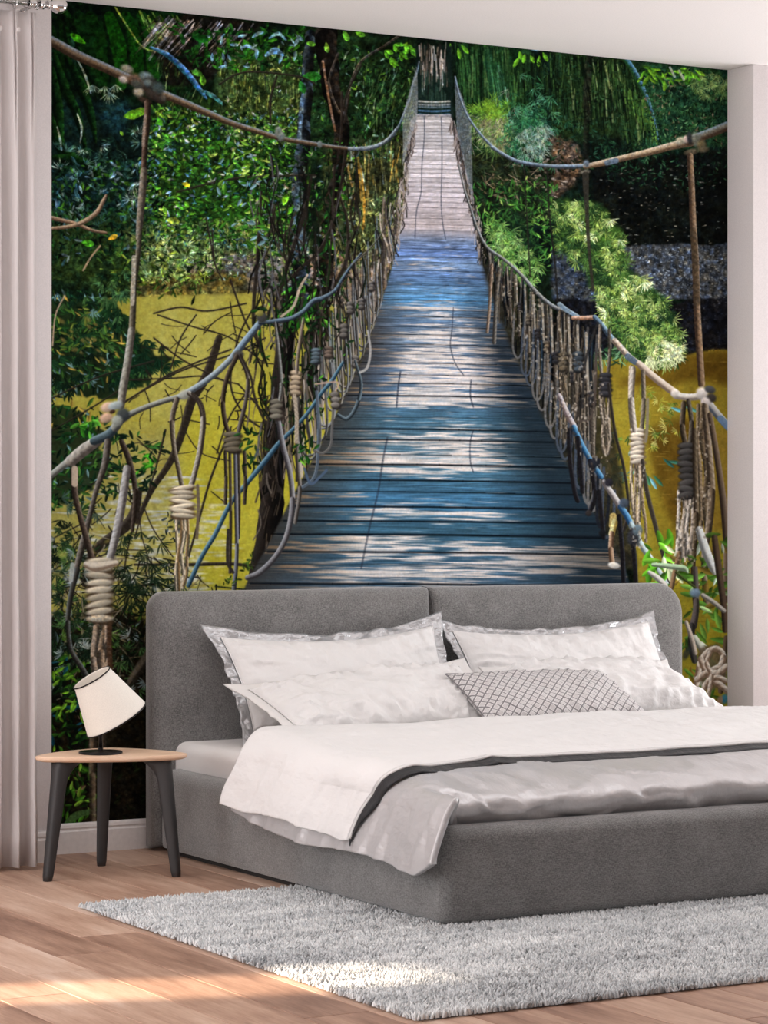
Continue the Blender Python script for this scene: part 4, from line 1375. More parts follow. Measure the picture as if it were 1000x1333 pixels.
    # trees: two dark stems, one lit blue-grey, one at the edge of the deck
    p.stroke(ex('404,45 400,110 394,190 388,260 390,330 394,400'), [14, 15, 18, 20, 24, 24], (34, 38, 42), 0.96, hi=(70, 84, 98), lo=(14, 14, 14), jit=1.2)
    p.stroke(ex('390,240 386,290 384,330'), [8, 12, 9], (84, 104, 118), 0.75, jit=1.5, soft=3)
    p.stroke(ex('396,110 392,150 390,180'), [4, 6, 4], (96, 118, 140), 0.7, jit=1.2, soft=2)
    p.poly(ex('384,285 398,285 400,332 382,332'), (104, 120, 128), 0.6, 5, 4, (60, 70, 76), 0.2, 44)
    p.stroke(ex('425,45 430,110 445,180 432,260 425,330 420,420 412,520'), [30, 24, 20, 18, 20, 18, 16], (22, 18, 15), 0.95, hi=(44, 36, 30), lo=(10, 9, 8), jit=2.0)
    p.stroke(ex('420,80 428,130 436,170'), 3, (150, 110, 84), 0.8)
    p.stroke(ex('440,70 428,110 446,150 456,110 470,80 500,60 520,46'), 3.2, (52, 46, 42), 0.95, hi=(150, 130, 114))
    p.stroke(ex('378,390 368,470 362,540 356,620 350,690 334,770'), [26, 24, 24, 30, 32, 28], (24, 20, 18), 0.98, hi=(46, 40, 36), lo=(10, 9, 9), jit=1.2)
    p.stroke(ex('412,380 408,450 402,520'), [16, 16, 10], (20, 17, 15), 0.95, jit=1.5)
    p.streaks(ex('345,540 372,500 368,640 345,740'), 90, (10, 30), (0.8, 1.8), [((74, 62, 52), 2), ((14, 12, 10), 3), ((110, 90, 70), .6)], 100, 8, 0.7)
    p.foliage(ex('330,190 470,180 450,430 340,430'), 900, (3.5, 10), [((24, 54, 22), 3), ((12, 24, 14), 6), ((54, 100, 30), 1), ((100, 140, 56), 0.5), ((90, 104, 110), .8), ((120, 112, 100), .7)], 70, 160, 0.42, 0.92, 0.5, 0.05, 21)
    p.foliage(ex('340,240 460,230 440,420 340,420'), 90, (8, 15), [((24, 60, 22), 3), ((14, 30, 14), 4), ((60, 120, 30), 1)], 70, 160, 0.45, 0.95, 0.5, 0.05, 21)
    p.foliage(ex('360,380 420,370 410,430 370,430'), 60, (9, 18), [((34, 96, 22), 2), ((20, 56, 18), 3), ((88, 150, 40), .8)], 60, 160, 0.45, 0.95)
    p.foliage(ex('395,430 470,400 455,480 400,500'), 60, (8, 16), [((24, 64, 22), 3), ((12, 30, 14), 3), ((80, 140, 40), .7)], 70, 160, 0.4, 0.95)
    for x, y, L, an, c in ((368, 268, 16, -70, (112, 176, 40)), (372, 280, 14, -50, (84, 150, 34)), (428, 312, 16, 60, (66, 140, 24)), (170, 150, 22, -20, (120, 164, 36)),
                           (160, 152, 24, -12, (96, 150, 30)), (205, 152, 13, 70, (70, 140, 30)), (156, 170, 8, 60, (120, 170, 40)), (398, 56, 13, 10, (92, 150, 40)),
                           (424, 55, 14, 80, (112, 160, 50)), (446, 40, 16, 60, (100, 160, 40)), (462, 42, 14, 20, (90, 150, 36)), (392, 100, 26, 0, (40, 110, 34)), (390, 105, 18, 70, (36, 100, 34)),
                           (105, 315, 18, 10, (60, 130, 30)), (140, 312, 14, -25, (196, 150, 40)), (250, 48, 22, 10, (20, 72, 20)), (262, 96, 16, 80, (84, 140, 36)), (248, 92, 16, 20, (70, 130, 40)),
                           (236, 238, 12, 20, (180, 170, 40)), (240, 262, 10, 60, (90, 150, 40)), (212, 268, 12, 70, (110, 160, 50)), (230, 272, 11, 60, (70, 130, 40)), (216, 286, 18, 8, (140, 160, 60))):
        p.leaf(x, y, L, L * 0.33, math.radians(an), c)
    # bright leaves hanging in from the top
    for x, y in ((500, 66), (512, 58), (520, 68), (533, 64), (508, 74), (526, 58), (540, 66)):
        for _ in range(3):
            p.leaf(x, y, R.uniform(10, 17), 3.4, math.radians(R.uniform(0, 80)), np.array((84, 148, 34)) * R.uniform(.6, 1.2))
    p.grit(0.45, 0.22, 11, (WL, WR), 0.12)
    # ---- right side planting
    PV = [((52, 92, 40), 3), ((28, 60, 26), 3), ((86, 122, 58), 1.5), ((14, 28, 14), 3), ((130, 150, 90), .5)]
    p.streaks(ex('590,52 660,58 668,140 612,140'), 420, (22, 60), (0.9, 2.4), [((50, 88, 44), 3), ((26, 54, 28), 4), ((84, 112, 62), 1), ((12, 24, 14), 4)], 86, 5, 0.85)
    p.poly(ex('632,62 652,84 668,145 675,200 662,198 650,150 634,110'), (40, 88, 54), 0.55, 4, 4, (22, 56, 38), 0.2, 50)
    p.streaks(ex('634,70 652,88 666,150 670,170 650,140'), 260, (22, 60), (0.8, 1.9), [((70, 122, 84), 2), ((36, 76, 40), 3), ((112, 150, 126), 0.6), ((14, 32, 18), 2)], 80, 5, 0.85)
    p.streaks(ex('655,60 740,72 740,130 680,130'), 160, (12, 40), (0.9, 2.2), [((30, 54, 28), 3), ((12, 20, 12), 3), ((60, 92, 44), 1.5)], 90, 6, 0.8)
    p.foliage(ex('690,120 800,130 790,210 690,190'), 160, (4, 9), [((30, 62, 46), 3), ((16, 34, 24), 4), ((60, 96, 70), .8)], 90, 120, 0.35, 0.85, 0.4, 0.05, 22)
    p.streaks(ex('735,68 820,78 840,130 838,160 790,140 740,120'), 460, (18, 50), (0.9, 2.4), [((58, 82, 40), 3), ((28, 48, 24), 4), ((11, 19, 12), 4), ((120, 134, 84), .8)], 86, 8, 0.85)
    p.stroke(ex('812,74 826,95 840,125 850,155 856,182'), [7, 8, 7, 6, 3], (54, 92, 110), 0.95, hi=(116, 156, 190), lo=(30, 60, 30))
    p.streaks(ex('800,100 845,130 856,170 840,165'), 60, (12, 28), (0.9, 2), [((90, 124, 50), 2), ((40, 70, 30), 2)], 84, 8, 0.85)
    p.stroke(ex('768,70 764,130 763,214'), [8, 9, 7], (24, 24, 20), 0.7, hi=(44, 42, 36), lo=(10, 10, 9), jit=1.5, soft=3)
    p.foliage(ex('835,95 950,100 950,188 880,192 845,180'), 1300, (2.5, 7), [((40, 78, 48), 3), ((20, 46, 30), 4), ((11, 18, 14), 5), ((90, 124, 80), .8), ((120, 90, 70), .3)], 90, 180, 0.38, 0.9, 0.4, 0.05, 23)
    for x, y in p.sample(ex('890,92 947,98 945,125 915,128'), 60):
        p.sprig(x, y, 6, R.uniform(7, 12), 0.8, ((130, 150, 90), (96, 122, 64), (60, 90, 50))[R.integers(3)], R.uniform(30, 150), 80, 0.85)
    p.foliage(ex('830,85 905,90 900,105 840,105'), 50, (8, 16), [((110, 160, 40), 2), ((70, 120, 30), 2), ((40, 80, 24), 2)], 70, 70, 0.4, 0.95)
    for q in ('872,88 878,100', '884,92 890,104'):
        p.stroke(ex(q), 3, (176, 176, 160), 0.8)
    for x, y, an in ((683, 70, 100), (690, 72, 60), (702, 72, 95), (706, 68, 60), (676, 66, 80), (596, 62, 80), (586, 56, 90), (600, 58, 50), (676, 74, 120)):
        p.leaf(x, y, R.uniform(11, 17), 3.6, math.radians(an), (104, 168, 40))
    p.leaf(688, 64, 18, 3, 0.05, (106, 142, 160))
    p.foliage(ex('780,180 870,190 860,235 790,230'), 150, (4, 9), [((34, 70, 44), 3), ((18, 38, 26), 4), ((60, 100, 64), .8)], 90, 180, 0.38, 0.85, 0.4, 0.05, 24)
    p.foliage(ex('790,190 950,185 950,235 900,248 800,240'), 420, (3, 8), [((30, 58, 38), 3), ((14, 30, 20), 4), ((60, 92, 60), .7), ((8, 12, 10), 4)], 90, 180, 0.36, 0.9, 0.5, 0.05, 61)
    p.foliage(ex('690,70 835,85 835,200 700,170'), 420, (3, 8), [((28, 56, 36), 3), ((14, 30, 20), 4), ((54, 86, 54), .7), ((8, 12, 10), 4)], 90, 180, 0.36, 0.75, 0.5, 0.05, 62)
    for x, y in p.sample(ex('775,225 945,210 945,320 815,318'), 150):
        p.blob(x, y, R.uniform(0.8, 3.5), R.uniform(0.5, 1.2), ((92, 88, 80), (150, 144, 132), (60, 56, 50))[R.integers(3)], 0.7, R.uniform(-.4, .4), 0.5, 0.2)
    # dirt patch and twigs
    for x, y in p.sample(ex('696,184 722,172 750,190 760,215 748,240 726,258 700,250 690,220'), 150):
        p.blob(x, y, R.uniform(1, 4.5), R.uniform(0.8, 2.2), ((166, 146, 130), (126, 106, 90), (62, 50, 42), (26, 22, 19))[R.integers(4)], 0.8, R.uniform(-.5, .5), 0.4, 0.3)
    p.foliage(ex('690,195 765,205 765,225 690,215'), 60, (5, 10), [((30, 60, 34), 3), ((14, 26, 16), 3)], 90, 180, 0.35, 0.9)
    # grass clump
    p.poly(ex('626,156 652,146 670,168 672,198 652,200 632,176'), (140, 128, 106), 0.9, 5, 5, (96, 92, 66), 0.12, 55)
    for i in range(150):
        p.sprig(646 + R.normal(0, 13), 164 + R.normal(0, 14), 4, R.uniform(10, 26), 0.7, ((176, 164, 146), (130, 150, 80), (110, 100, 80), (90, 124, 56))[R.integers(4)], R.uniform(70, 150), 50, 0.8)
    for i in range(70):
        p.sprig(640 + R.normal(0, 12), 146 + R.normal(0, 6), 5, R.uniform(8, 16), 0.8, ((120, 156, 50), (90, 130, 40))[R.integers(2)], R.uniform(150, 320), 60, 0.9)
    for i in range(190):
        p.sprig(690 + R.normal(0, 15), 166 + R.normal(0, 22), 5, R.uniform(8, 18), 0.9, ((56, 116, 72), (36, 84, 54), (90, 146, 110), (20, 50, 34))[R.integers(4)], R.uniform(0, 180), 70, 0.85)
    for i in range(60):
        p.sprig(R.uniform(676, 712), R.uniform(160, 205), 4, R.uniform(8, 16), 0.8, ((150, 160, 146), (110, 130, 120))[R.integers(2)], R.uniform(40, 130), 50, 0.8)
    # under the clump
    p.streaks(ex('612,205 690,215 690,250 625,260'), 120, (6, 22), (0.8, 1.6), [((110, 90, 70), 1), ((150, 130, 104), .8), ((16, 18, 14), 3), ((46, 60, 34), 2)], 20, 70, 0.8)
    p.foliage(ex('612,240 720,235 722,330 700,370 660,345 630,300'), 640, (5, 12), [((62, 116, 44), 3), ((40, 80, 36), 3), ((20, 44, 22), 3), ((110, 156, 64), 1.2), ((150, 180, 90), .4)], 60, 180, 0.32, 0.92, 0.6, 0.05, 25)
    p.poly(ex('655,275 690,280 700,335 660,320'), (20, 36, 24), 0.6, 8, 5, None, 0.1, 56)
    for i in range(110):
        x, y = p.sample(ex('628,285 660,290 705,345 690,372 650,345'), 1)[0]
        p.sprig(x, y, 6, R.uniform(9, 15), 1.0, ((100, 140, 66), (60, 100, 46), (138, 166, 96))[R.integers(3)], R.uniform(0, 180), 75, 0.9)
    # the bright leaning bush
    BUSH = ex('720,262 772,258 806,300 818,330 815,352 838,362 862,388 884,425 893,458 884,472 850,478 812,462 790,430 778,395 765,352 742,340 722,318')
    p.poly(BUSH, (62, 96, 36), 0.95, 6, 8, (30, 52, 24), 0.08, 57)
    for i in range(560):
        x, y = p.sample(BUSH, 1)[0]
        f = fbm(np.array([x * 0.06]), np.array([y * 0.06]), 3, 31)[0]
        k = int(np.clip(1.7 + 3.6 * f + R.normal(0, .8), 0, 4))
        c = ((26, 46, 26), (72, 100, 46), (124, 146, 72), (172, 184, 110), (212, 214, 168))[k]
        p.sprig(x, y, R.integers(5, 8), R.uniform(8, 15), R.uniform(0.8, 1.25), c, R.uniform(0, 180), 80, 0.92)
    for i in range(50):
        x, y = p.sample(ex('860,440 892,450 885,472 830,482'), 1)[0]
        p.sprig(x, y, 5, 11, 0.9, (206, 206, 160), R.uniform(20, 150), 60, 0.85)
    p.foliage(ex('765,455 805,455 815,470 770,472'), 60, (8, 15), [((110, 150, 110), 1.5), ((46, 86, 50), 3), ((24, 44, 30), 2)], 60, 120, 0.22, 0.9)
    # leaves over the right water
    for x, y in p.sample(ex('830,505 880,515 885,560 850,585 832,560'), 40):
        p.sprig(x, y, 5, R.uniform(7, 14), 0.9, ((160, 156, 60), (110, 130, 50), (70, 96, 40), (196, 190, 110))[R.integers(4)], R.uniform(0, 180), 80, 0.85)
    for x, y in p.sample(ex('770,560 830,560 830,640 780,620'), 26):
        p.sprig(x, y, 4, R.uniform(8, 15), 1.2, ((36, 66, 34), (20, 40, 24), (90, 120, 50), (90, 140, 140))[R.integers(4)], R.uniform(20, 160), 50, 0.9)
    for x, y, an, c in ((845, 620, 60, (110, 160, 170)), (850, 618, 50, (50, 96, 70)), (840, 615, 70, (60, 110, 80)), (868, 600, 10, (50, 96, 80)), (862, 596, 40, (40, 80, 70)), (872, 530, 20, (90, 150, 160)), (890, 528, 25, (80, 140, 130))):
        p.leaf(x, y, 20, 3, math.radians(an), c)
    p.grit(0.18, 0.35, 13, (WL, WR), 0.2)
    return p

def paint_bridge(p):
    R = p.r
    WL_ = ex('40,392 340,380 420,395 500,400 480,520 400,620 330,770 320,800 60,800')
    WR_ = ex('740,462 870,470 905,458 960,455 960,960 810,960 830,700 760,600 735,540')
    # ---- opening at the far end
    p.poly(ex('541,60 588,60 590,155 539,155'), (26, 38, 34), 1, 3, 1, (14, 24, 20), 0.1, 60)
    p.streaks(ex('545,55 582,55 582,90 548,92'), 70, (10, 34), (0.8, 2.2), [((178, 160, 150), 2), ((120, 104, 90), 2), ((30, 28, 24), 3), ((210, 200, 196), .7)], 90, 4, 0.85)
    p.streaks(ex('548,90 584,90 584,130 548,130'), 60, (8, 24), (0.8, 2), [((40, 62, 50), 3), ((20, 34, 28), 3), ((70, 96, 84), 1)], 90, 4, 0.7)
    for y, c, a in ((132, (190, 186, 180), .8), (136, (150, 150, 150), .7), (139, (96, 110, 120), .8), (144, (70, 100, 128), .9), (149, (90, 124, 150), .9), (153, (60, 80, 100), .8)):
        p.stroke([(545, y), (565, y + 1), (585, y)], 2.6, c, a)
    # ---- deck
    DL = ex('541,152 534,200 525,280 510,350 492,410 470,470 440,535 412,590 385,640 355,700 330,745 308,790')
    DR = ex('587,152 597,200 610,262 624,330 642,390 666,450 694,510 722,570 752,630 785,690 812,740 826,790')
    yl = np.array([q[1] for q in DL]); xl = np.array([q[0] for q in DL])
    yr = np.array([q[1] for q in DR]); xr = np.array([q[0] for q in DR])
    i0, i1, j0, j1 = p.win(290, 150, 850, 800)
    X, Y = np.meshgrid(p.X[i0:i1], p.Y[j0:j1])
    L = np.interp(Y, yl, xl); Rr = np.interp(Y, yr, xr)
    U = (X - L) / (Rr - L)
    # plank rows: height grows towards the viewer
    edges = [152.0]
    while edges[-1] < 800:
        y = edges[-1]
        edges.append(y + (3.6 + (y - 150) * 0.0295) * (1 + 0.22 * math.sin(len(edges) * 2.7) * (y > 300)))
    edges = np.array(edges)
    tilt = (U - 0.5) * np.interp(Y, [150, 400, 800], [0.5, 5.0, 9.0]) * np.where(U > 0.5, 1, 0.4)
    Yt = Y - tilt
    row = np.searchsorted(edges, Yt) - 1
    row = np.clip(row, 0, len(edges) - 2)
    fr = (Yt - edges[row]) / (edges[row + 1] - edges[row])
    # wood in the shade (blue) and in the sun (pale, warm) as printed
    T = [(150, 213, 200, 198), (175, 194, 185, 187), (215, 202, 189, 191), (260, 198, 183, 187), (296, 196, 178, 178), (305, 163, 159, 172), (314, 120, 136, 168), (330, 92, 115, 162), (344, 130, 154, 189), (358, 97, 124, 167),
         (380, 97, 136, 172), (392, 75, 122, 162), (402, 97, 122, 148), (420, 88, 110, 137), (440, 97, 112, 130), (465, 85, 105, 130), (490, 79, 100, 126), (520, 82, 110, 136), (545, 77, 116, 140), (575, 84, 113, 130), (610, 71, 106, 126),
         (650, 60, 100, 129), (690, 62, 98, 119), (730, 62, 95, 119), (770, 95, 120, 143), (800, 95, 113, 129)]
    ty = [q[0] for q in T]
    col = np.stack([np.interp(Yt, ty, [q[c] for q in T]) for c in (1, 2, 3)], -1)
    rn = np.sin(row * 12.9898) * 43758.5453
    rn = rn - np.floor(rn)
    col *= (0.86 + 0.26 * rn)[..., None]
    per = np.interp(Y, [150, 800], [0.35, 1.5])
    grain = fbm((X - 568) * 0.05 / per + row * 3.1, np.log1p((Y - 150) * 1.15 / 650 / 0.35) * 310, 4, 70)
    col *= (1 + 0.22 * grain)[..., None]
    # sun flecks: share of light by distance and across the deck, broken into long thin streaks
    LM = [[float(v) for v in r.split()] for r in (
        '310 5 5 5 5 5 5 5|335 0 0 10 15 10 5 0|348 10 35 50 60 40 10 0|356 0 5 10 15 10 0 0|375 0 5 25 35 25 5 0|390 10 10 12 18 10 5 0|402 60 40 50 70 50 40 30|412 10 10 40 60 50 30 10|425 20 20 35 55 45 30 30|440 30 30 60 70 50 50 50|448 20 25 40 60 45 45 40|455 30 30 60 75 60 60 50|463 25 30 45 65 55 40 45|470 30 40 65 80 70 50 60|478 20 30 55 70 60 40 30|485 20 40 80 90 70 50 40|495 20 40 80 95 80 60 50|503 15 25 50 60 45 30 20|510 20 40 70 85 60 40 20|522 20 30 75 85 75 60 40|531 10 20 30 30 20 10 10|545 10 10 10 15 10 5 0|560 20 30 20 40 40 30 5|572 20 40 60 70 50 20 0|580 25 35 45 50 35 15 0|588 30 40 65 70 45 10 0|597 70 70 95 98 85 40 10|606 70 50 90 90 60 20 5|616 30 30 40 40 25 10 0|630 10 10 10 10 5 0 0|648 55 20 10 10 10 10 0|658 40 20 30 30 20 20 5|667 20 30 85 65 20 10 0|676 10 10 30 30 15 5 0|690 10 10 10 20 10 0 0|700 30 30 45 30 10 0 0|712 40 60 75 50 50 60 50|722 40 50 70 50 75 95 90|732 20 30 40 30 60 90 80|742 40 50 65 65 70 60 50|754 20 30 40 50 40 30 20|765 40 50 55 60 50 30 20|800 30 40 45 50 40 20 10').split('|')]
    ly = np.array([r[0] for r in LM]); lu = np.array([0, .15, .3, .5, .7, .85, 1.0])
    light = np.zeros_like(X)
    for q in range(6):
        a_ = np.interp(Yt, ly, [r[1 + q] for r in LM]); b_ = np.interp(Yt, ly, [r[2 + q] for r in LM])
        f_ = np.clip((U - lu[q]) / (lu[q + 1] - lu[q]), 0, 1)
        inq = (U >= lu[q]) & (U < lu[q + 1] + (q == 5))
        light = np.where(inq, a_ * (1 - f_) + b_ * f_, light)
    light = light / 100
    Xp = (X - 568) / per
    Yp = np.log1p((Yt - 150) * 1.15 / 650 / 0.35) * 650 / 1.15
    n1 = fbm(Xp * 0.020 + 5, Yp * 0.40, 3, 77)
    n2 = fbm(Xp * 0.030 + row * 1.7, Yp * 0.90 + 9, 2, 78)
    n3 = fbm(Xp * 0.05 + 31, Yp * 0.30 + 3, 2, 79)
    m = sstep(0.34, 0.72, light + 0.44 * n1 + 0.40 * n2 + 0.16 * n3)
    m = np.where(Y < 310, 0, m) * np.clip(0.85 + 0.4 * n2, 0, 1)
    st_ = fbm(Xp * 0.022 + 3, Yp * 1.3, 3, 71)
    col = col * (1 + np.interp(Y, [150, 305, 312, 540, 800], [.1, .1, .55, .45, .22]) * st_)[..., None]
    warm = np.stack([np.interp(U, [0, .12, .3, .7, 1], [150, 176, 222, 226, 160]), np.interp(U, [0, .12, .3, .7, 1], [122, 146, 206, 208, 134]), np.interp(U, [0, .12, .3, .7, 1], [92, 120, 198, 200, 110])], -1)
    warm = warm * (1 + 0.12 * grain)[..., None]
    col = col * (1 - m[..., None]) + warm * m[..., None]
    # brown, dim borders of the deck nearer to the viewer
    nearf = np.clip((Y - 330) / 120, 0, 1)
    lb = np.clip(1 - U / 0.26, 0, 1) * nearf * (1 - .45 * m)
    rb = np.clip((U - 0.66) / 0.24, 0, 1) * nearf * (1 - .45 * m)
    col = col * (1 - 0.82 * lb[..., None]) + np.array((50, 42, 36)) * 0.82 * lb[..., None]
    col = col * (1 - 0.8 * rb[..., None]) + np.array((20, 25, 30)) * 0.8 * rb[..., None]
    # joints
    gw = np.interp(Y, [150, 300, 500, 800], [0.22, 0.16, 0.10, 0.10])
    j = np.clip(1 - fr / gw, 0, 1) + 0.5 * np.clip(1 - (1 - fr) / (gw * .7), 0, 1)
    jd = np.interp(Y, [150, 310, 400, 520, 800], [0.40, 0.5, 0.6, 0.8, 0.9]) * (0.35 + 0.65 * (rn > 0.25))
    col *= (1 - np.clip(j, 0, 1) * jd)[..., None]
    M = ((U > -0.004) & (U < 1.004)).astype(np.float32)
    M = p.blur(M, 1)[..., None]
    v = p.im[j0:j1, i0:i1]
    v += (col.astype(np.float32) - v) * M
    # cord shadows along the far planks, rope shadows nearer
    for q, w, a in (('552,152 552,180 549,215 548,250 542,275 540,310', 1.2, .6), ('574,152 575,180 575,220 574,262 576,290 580,312', 1.2, .6), ('590,400 588,430 586,450 592,472 603,488', 1.6, .5), ('613,495 612,515 616,530', 2, .5),
                    ('616,560 612,575 612,600 616,615', 1.8, .45), ('521,484 518,505 516,530', 2.2, .55), ('504,570 498,600 492,640 480,690 470,740', 2.6, .5)):
        p.stroke(ex(q), w, (40, 46, 60), a)
    for e in edges[edges > 500]:
        xa = np.interp(e, yl, xl); xb = np.interp(e, yr, xr)
        if R.random() < 0.8:
            p.stroke([(xa + 4, e - 1), (0.5 * (xa + xb), e), (xb - 4, e + 3)], 1.7 + (e - 500) * .004, (14, 18, 24), 0.75)

    ROPE, ROPE_HI, ROPE_LO = (126, 112, 98), (186, 174, 164), (58, 50, 44)
    BLU, BLU_HI, BLU_LO = (96, 112, 126), (166, 182, 196), (40, 48, 56)

    # ---- far netting: left and right of the deck's far end
    for i in range(130):
        t_ = R.random()
        y = 150 + (330 - 150) * t_
        x = np.interp(y, yl, xl) - R.uniform(0, 4 + 12 * t_)
        p.stroke([(x, y), (x + R.uniform(-3, 3), y + 8), (x + R.uniform(-5, 5), y + 18)], R.uniform(.8, 1.6), ((150, 134, 128), (96, 82, 78), (40, 36, 36), (184, 170, 164))[R.integers(4)], 0.85)
        x = np.interp(y, yr, xr) + R.uniform(0, 3 + 10 * t_)
        p.stroke([(x, y), (x + R.uniform(-3, 3), y + 8), (x + R.uniform(-4, 4), y + 18)], R.uniform(.8, 1.6), ((150, 134, 128), (96, 82, 78), (40, 36, 36), (170, 156, 152))[R.integers(4)], 0.85)
    # far handrails
    p.stroke(ex('503,184 512,176 521,160 530,136 536,115 542,95 545,80'), [3.4, 3, 2.6, 2], BLU, 0.95, hi=BLU_HI, lo=BLU_LO)
    for i in range(16):
        t_ = i / 15
        x = 524 + 18 * t_; y0 = 150 - 62 * t_
        p.stroke([(x, y0), (x + 1, y0 + 40), (x, np.interp(0, [0, 1], [215, 150]) - 60 * t_)], 1.1, (150, 150, 150), 0.7)
        x = 592 + 20 * t_; y0 = 100 + 55 * t_
        p.stroke([(x, y0), (x + 1, y0 + 30), (x + 3, y0 + 70 + 40 * t_)], 1.1, (120, 124, 130), 0.7)
    # left side of the deck: posts, loops, tangle getting larger towards us
    edgeL = lambda y: np.interp(y, yl, xl)
    for i in range(120):
        t_ = R.random() ** 0.8
        y1 = 300 + 330 * t_
        x1 = edgeL(y1) - R.uniform(0, 14 + 16 * t_)
        ln = R.uniform(40, 70 + 90 * t_)
        x0 = x1 - R.uniform(-8, 12)
        c = ((128, 112, 98), (62, 54, 50), (28, 26, 28), (96, 104, 112), (176, 160, 146), (70, 62, 40))[R.integers(6)]
        p.stroke([(x0, y1 - ln), (0.5 * (x0 + x1) + R.uniform(-5, 5), y1 - ln / 2), (x1, y1)], R.uniform(1.2, 2.2 + 1.6 * t_), c, 0.9)
    for i in range(16):                                      # loops hanging to the deck edge
        y1 = 410 + 190 * i / 15 + R.uniform(-6, 6)
        x1 = edgeL(y1); s = (y1 - 300) / 300
        w_ = 9 + 15 * s
        p.stroke([(x1 - w_, y1 - 60 - 60 * s), (x1 - w_ * .8, y1 - 14), (x1 - w_ * .2, y1), (x1 + w_ * .25, y1 - 20), (x1 + 2, y1 - 50 - 40 * s)], 1.6 + 1.8 * s, ((110, 112, 116), (60, 60, 64), (140, 130, 120))[R.integers(3)], 0.92, hi=(160, 156, 152), lo=(40, 36, 34))
    # knots along the left rail
    def knot(x, y, w, h, n, c, dark):
        for k in range(n):
            yy = y - h / 2 + h * (k + .5) / n
            p.blob(x + R.uniform(-1, 1) + 1, yy + 1.5, w / 2 + 1.2, h / n * .72 + 0.8, dark, 0.9, R.uniform(-.2, .2), 0.3, 0)
            p.blob(x + R.uniform(-1, 1), yy, w / 2, h / n * .62, np.array(c) * R.uniform(.85, 1.1), 0.97, R.uniform(-.25, .15), 0.35, 0.5)
    def tail(x, y0, y1, w, c, c2, n=4, sway=0):
        for k in range(n):
            xx = x + w * ((k + .5) / n - .5)
            p.stroke([(xx, y0), (xx + R.uniform(-1.6, 1.6), y0 + .25 * (y1 - y0)), (xx + sway * .5 + R.uniform(-2, 2), 0.5 * (y0 + y1)), (xx + sway * .8 + R.uniform(-2.4, 2.4), y0 + .75 * (y1 - y0)), (xx + sway + R.uniform(-3, 3), y1 + R.uniform(-14, 4))], [w / n * R.uniform(.8, 1.3) for _ in range(5)], (c if k % 2 == 0 else c2), 0.95, hi=np.clip(np.array(c) * 1.15, 0, 255), lo=np.array(c) * .40, twist=6)
    # big dark stems and twigs in front of the water
    TW = (34, 28, 24)
    for q, w in (('285,440 268,490 250,520 238,560 222,600 196,640 178,680', [9, 12, 12, 10, 9, 7, 5]), ('180,640 168,680 120,720 110,760', [10, 14, 12, 9]), ('200,440 240,470 300,500', 2.2), ('255,410 235,440 222,480', 2), ('160,525 215,490 260,470 300,455', 2.4),
                 ('150,530 230,485 300,462 345,440', 2.2), ('68,518 130,490 200,470', 2.2), ('68,560 120,530 160,505', 2), ('165,495 230,492 265,490 310,500', 2), ('205,410 250,425 300,440 340,470', 2), ('200,408 235,400 270,405 320,395', 2.4),
                 ('340,250 335,330 330,420 345,470', [3, 5, 5, 4]), ('450,190 440,260 420,320 390,350 368,372', [3, 4, 5, 4, 3]), ('405,230 395,280 372,350 362,390', [3, 6, 6, 4]), ('440,250 452,290 450,340 430,380 410,430', [3, 4, 5, 4, 3]),
                 ('435,215 432,300 425,380', 3), ('300,560 275,620 255,690 235,760', [2.5, 3, 3, 3]), ('215,560 205,600 190,650 175,700', [3, 2.5, 2, 2]), ('180,650 165,720 162,740', 2), ('185,655 200,690 225,725', 1.6), ('180,660 185,700 196,735', 1.4), ('175,735 240,735 300,734 330,738', [3, 4.5, 4.5, 4]),
                 ('330,400 310,440 300,500 318,540 345,560', 2.6), ('300,365 320,420 340,450', 2.6), ('230,250 290,235 340,230 410,228', [2.5, 3, 3, 2]), ('285,110 310,96 340,94 390,100 410,110', 2.4), ('360,100 352,130 352,160', 3), ('280,228 300,215', 2),
                 ('330,500 300,540 282,590', 2.2), ('240,560 262,590 300,600', 1.5), ('275,640 300,660', 1.5), ('310,500 345,540 355,560', 2.2), ('305,520 330,520 350,515', 1.6), ('290,545 340,550 360,552', 1.5), ('70,700 110,680', 1.6), ('90,680 130,740', 1.4), ('95,655 120,690', 1.4),
                 ('268,285 275,320 280,345 290,365', 2.4), ('276,300 278,340', 2), ('445,120 444,170 440,205', 3), ('455,120 448,160', 2.5), ('470,85 452,120 445,150', 2.4)):
        p.stroke(ex(q), w, TW, 0.93, hi=(78, 68, 60))
    for i in range(70):
        x, y = p.sample(ex('200,400 340,390 340,560 220,600 150,700 120,740 90,720 150,560'), 1)[0]
        a_ = R.uniform(0, math.pi); l = R.uniform(12, 42)
        p.stroke([(x, y), (x + math.cos(a_) * l * .5 + R.uniform(-4, 4), y + math.sin(a_) * l * .5), (x + math.cos(a_) * l, y + math.sin(a_) * l + R.uniform(-5, 5))], R.uniform(.8, 1.7), TW, 0.85)
    for i in range(60):
        x, y = p.sample(ex('330,380 450,370 400,500 360,610 335,680 310,560'), 1)[0]
        l = R.uniform(20, 80)
        p.stroke([(x, y), (x + R.uniform(-8, 8), y + l * .5), (x + R.uniform(-12, 12), y + l)], R.uniform(1, 2.6), ((34, 28, 26), (60, 50, 44), (24, 34, 22), (90, 80, 72))[R.integers(4)], 0.88)
    for i in range(150):
        x, y = p.sample(ex('330,200 470,190 470,330 440,400 400,500 375,580 340,560 330,380'), 1)[0]
        l = R.uniform(25, 95)
        p.stroke([(x, y), (x + R.uniform(-9, 9), y + l * .5), (x + R.uniform(-14, 14), y + l)], R.uniform(.9, 3.0), ((18, 16, 15), (30, 25, 22), (14, 20, 14), (52, 44, 40), (84, 80, 82), (24, 40, 20))[R.choice(6, p=[.3, .25, .15, .12, .08, .1])], 0.9)
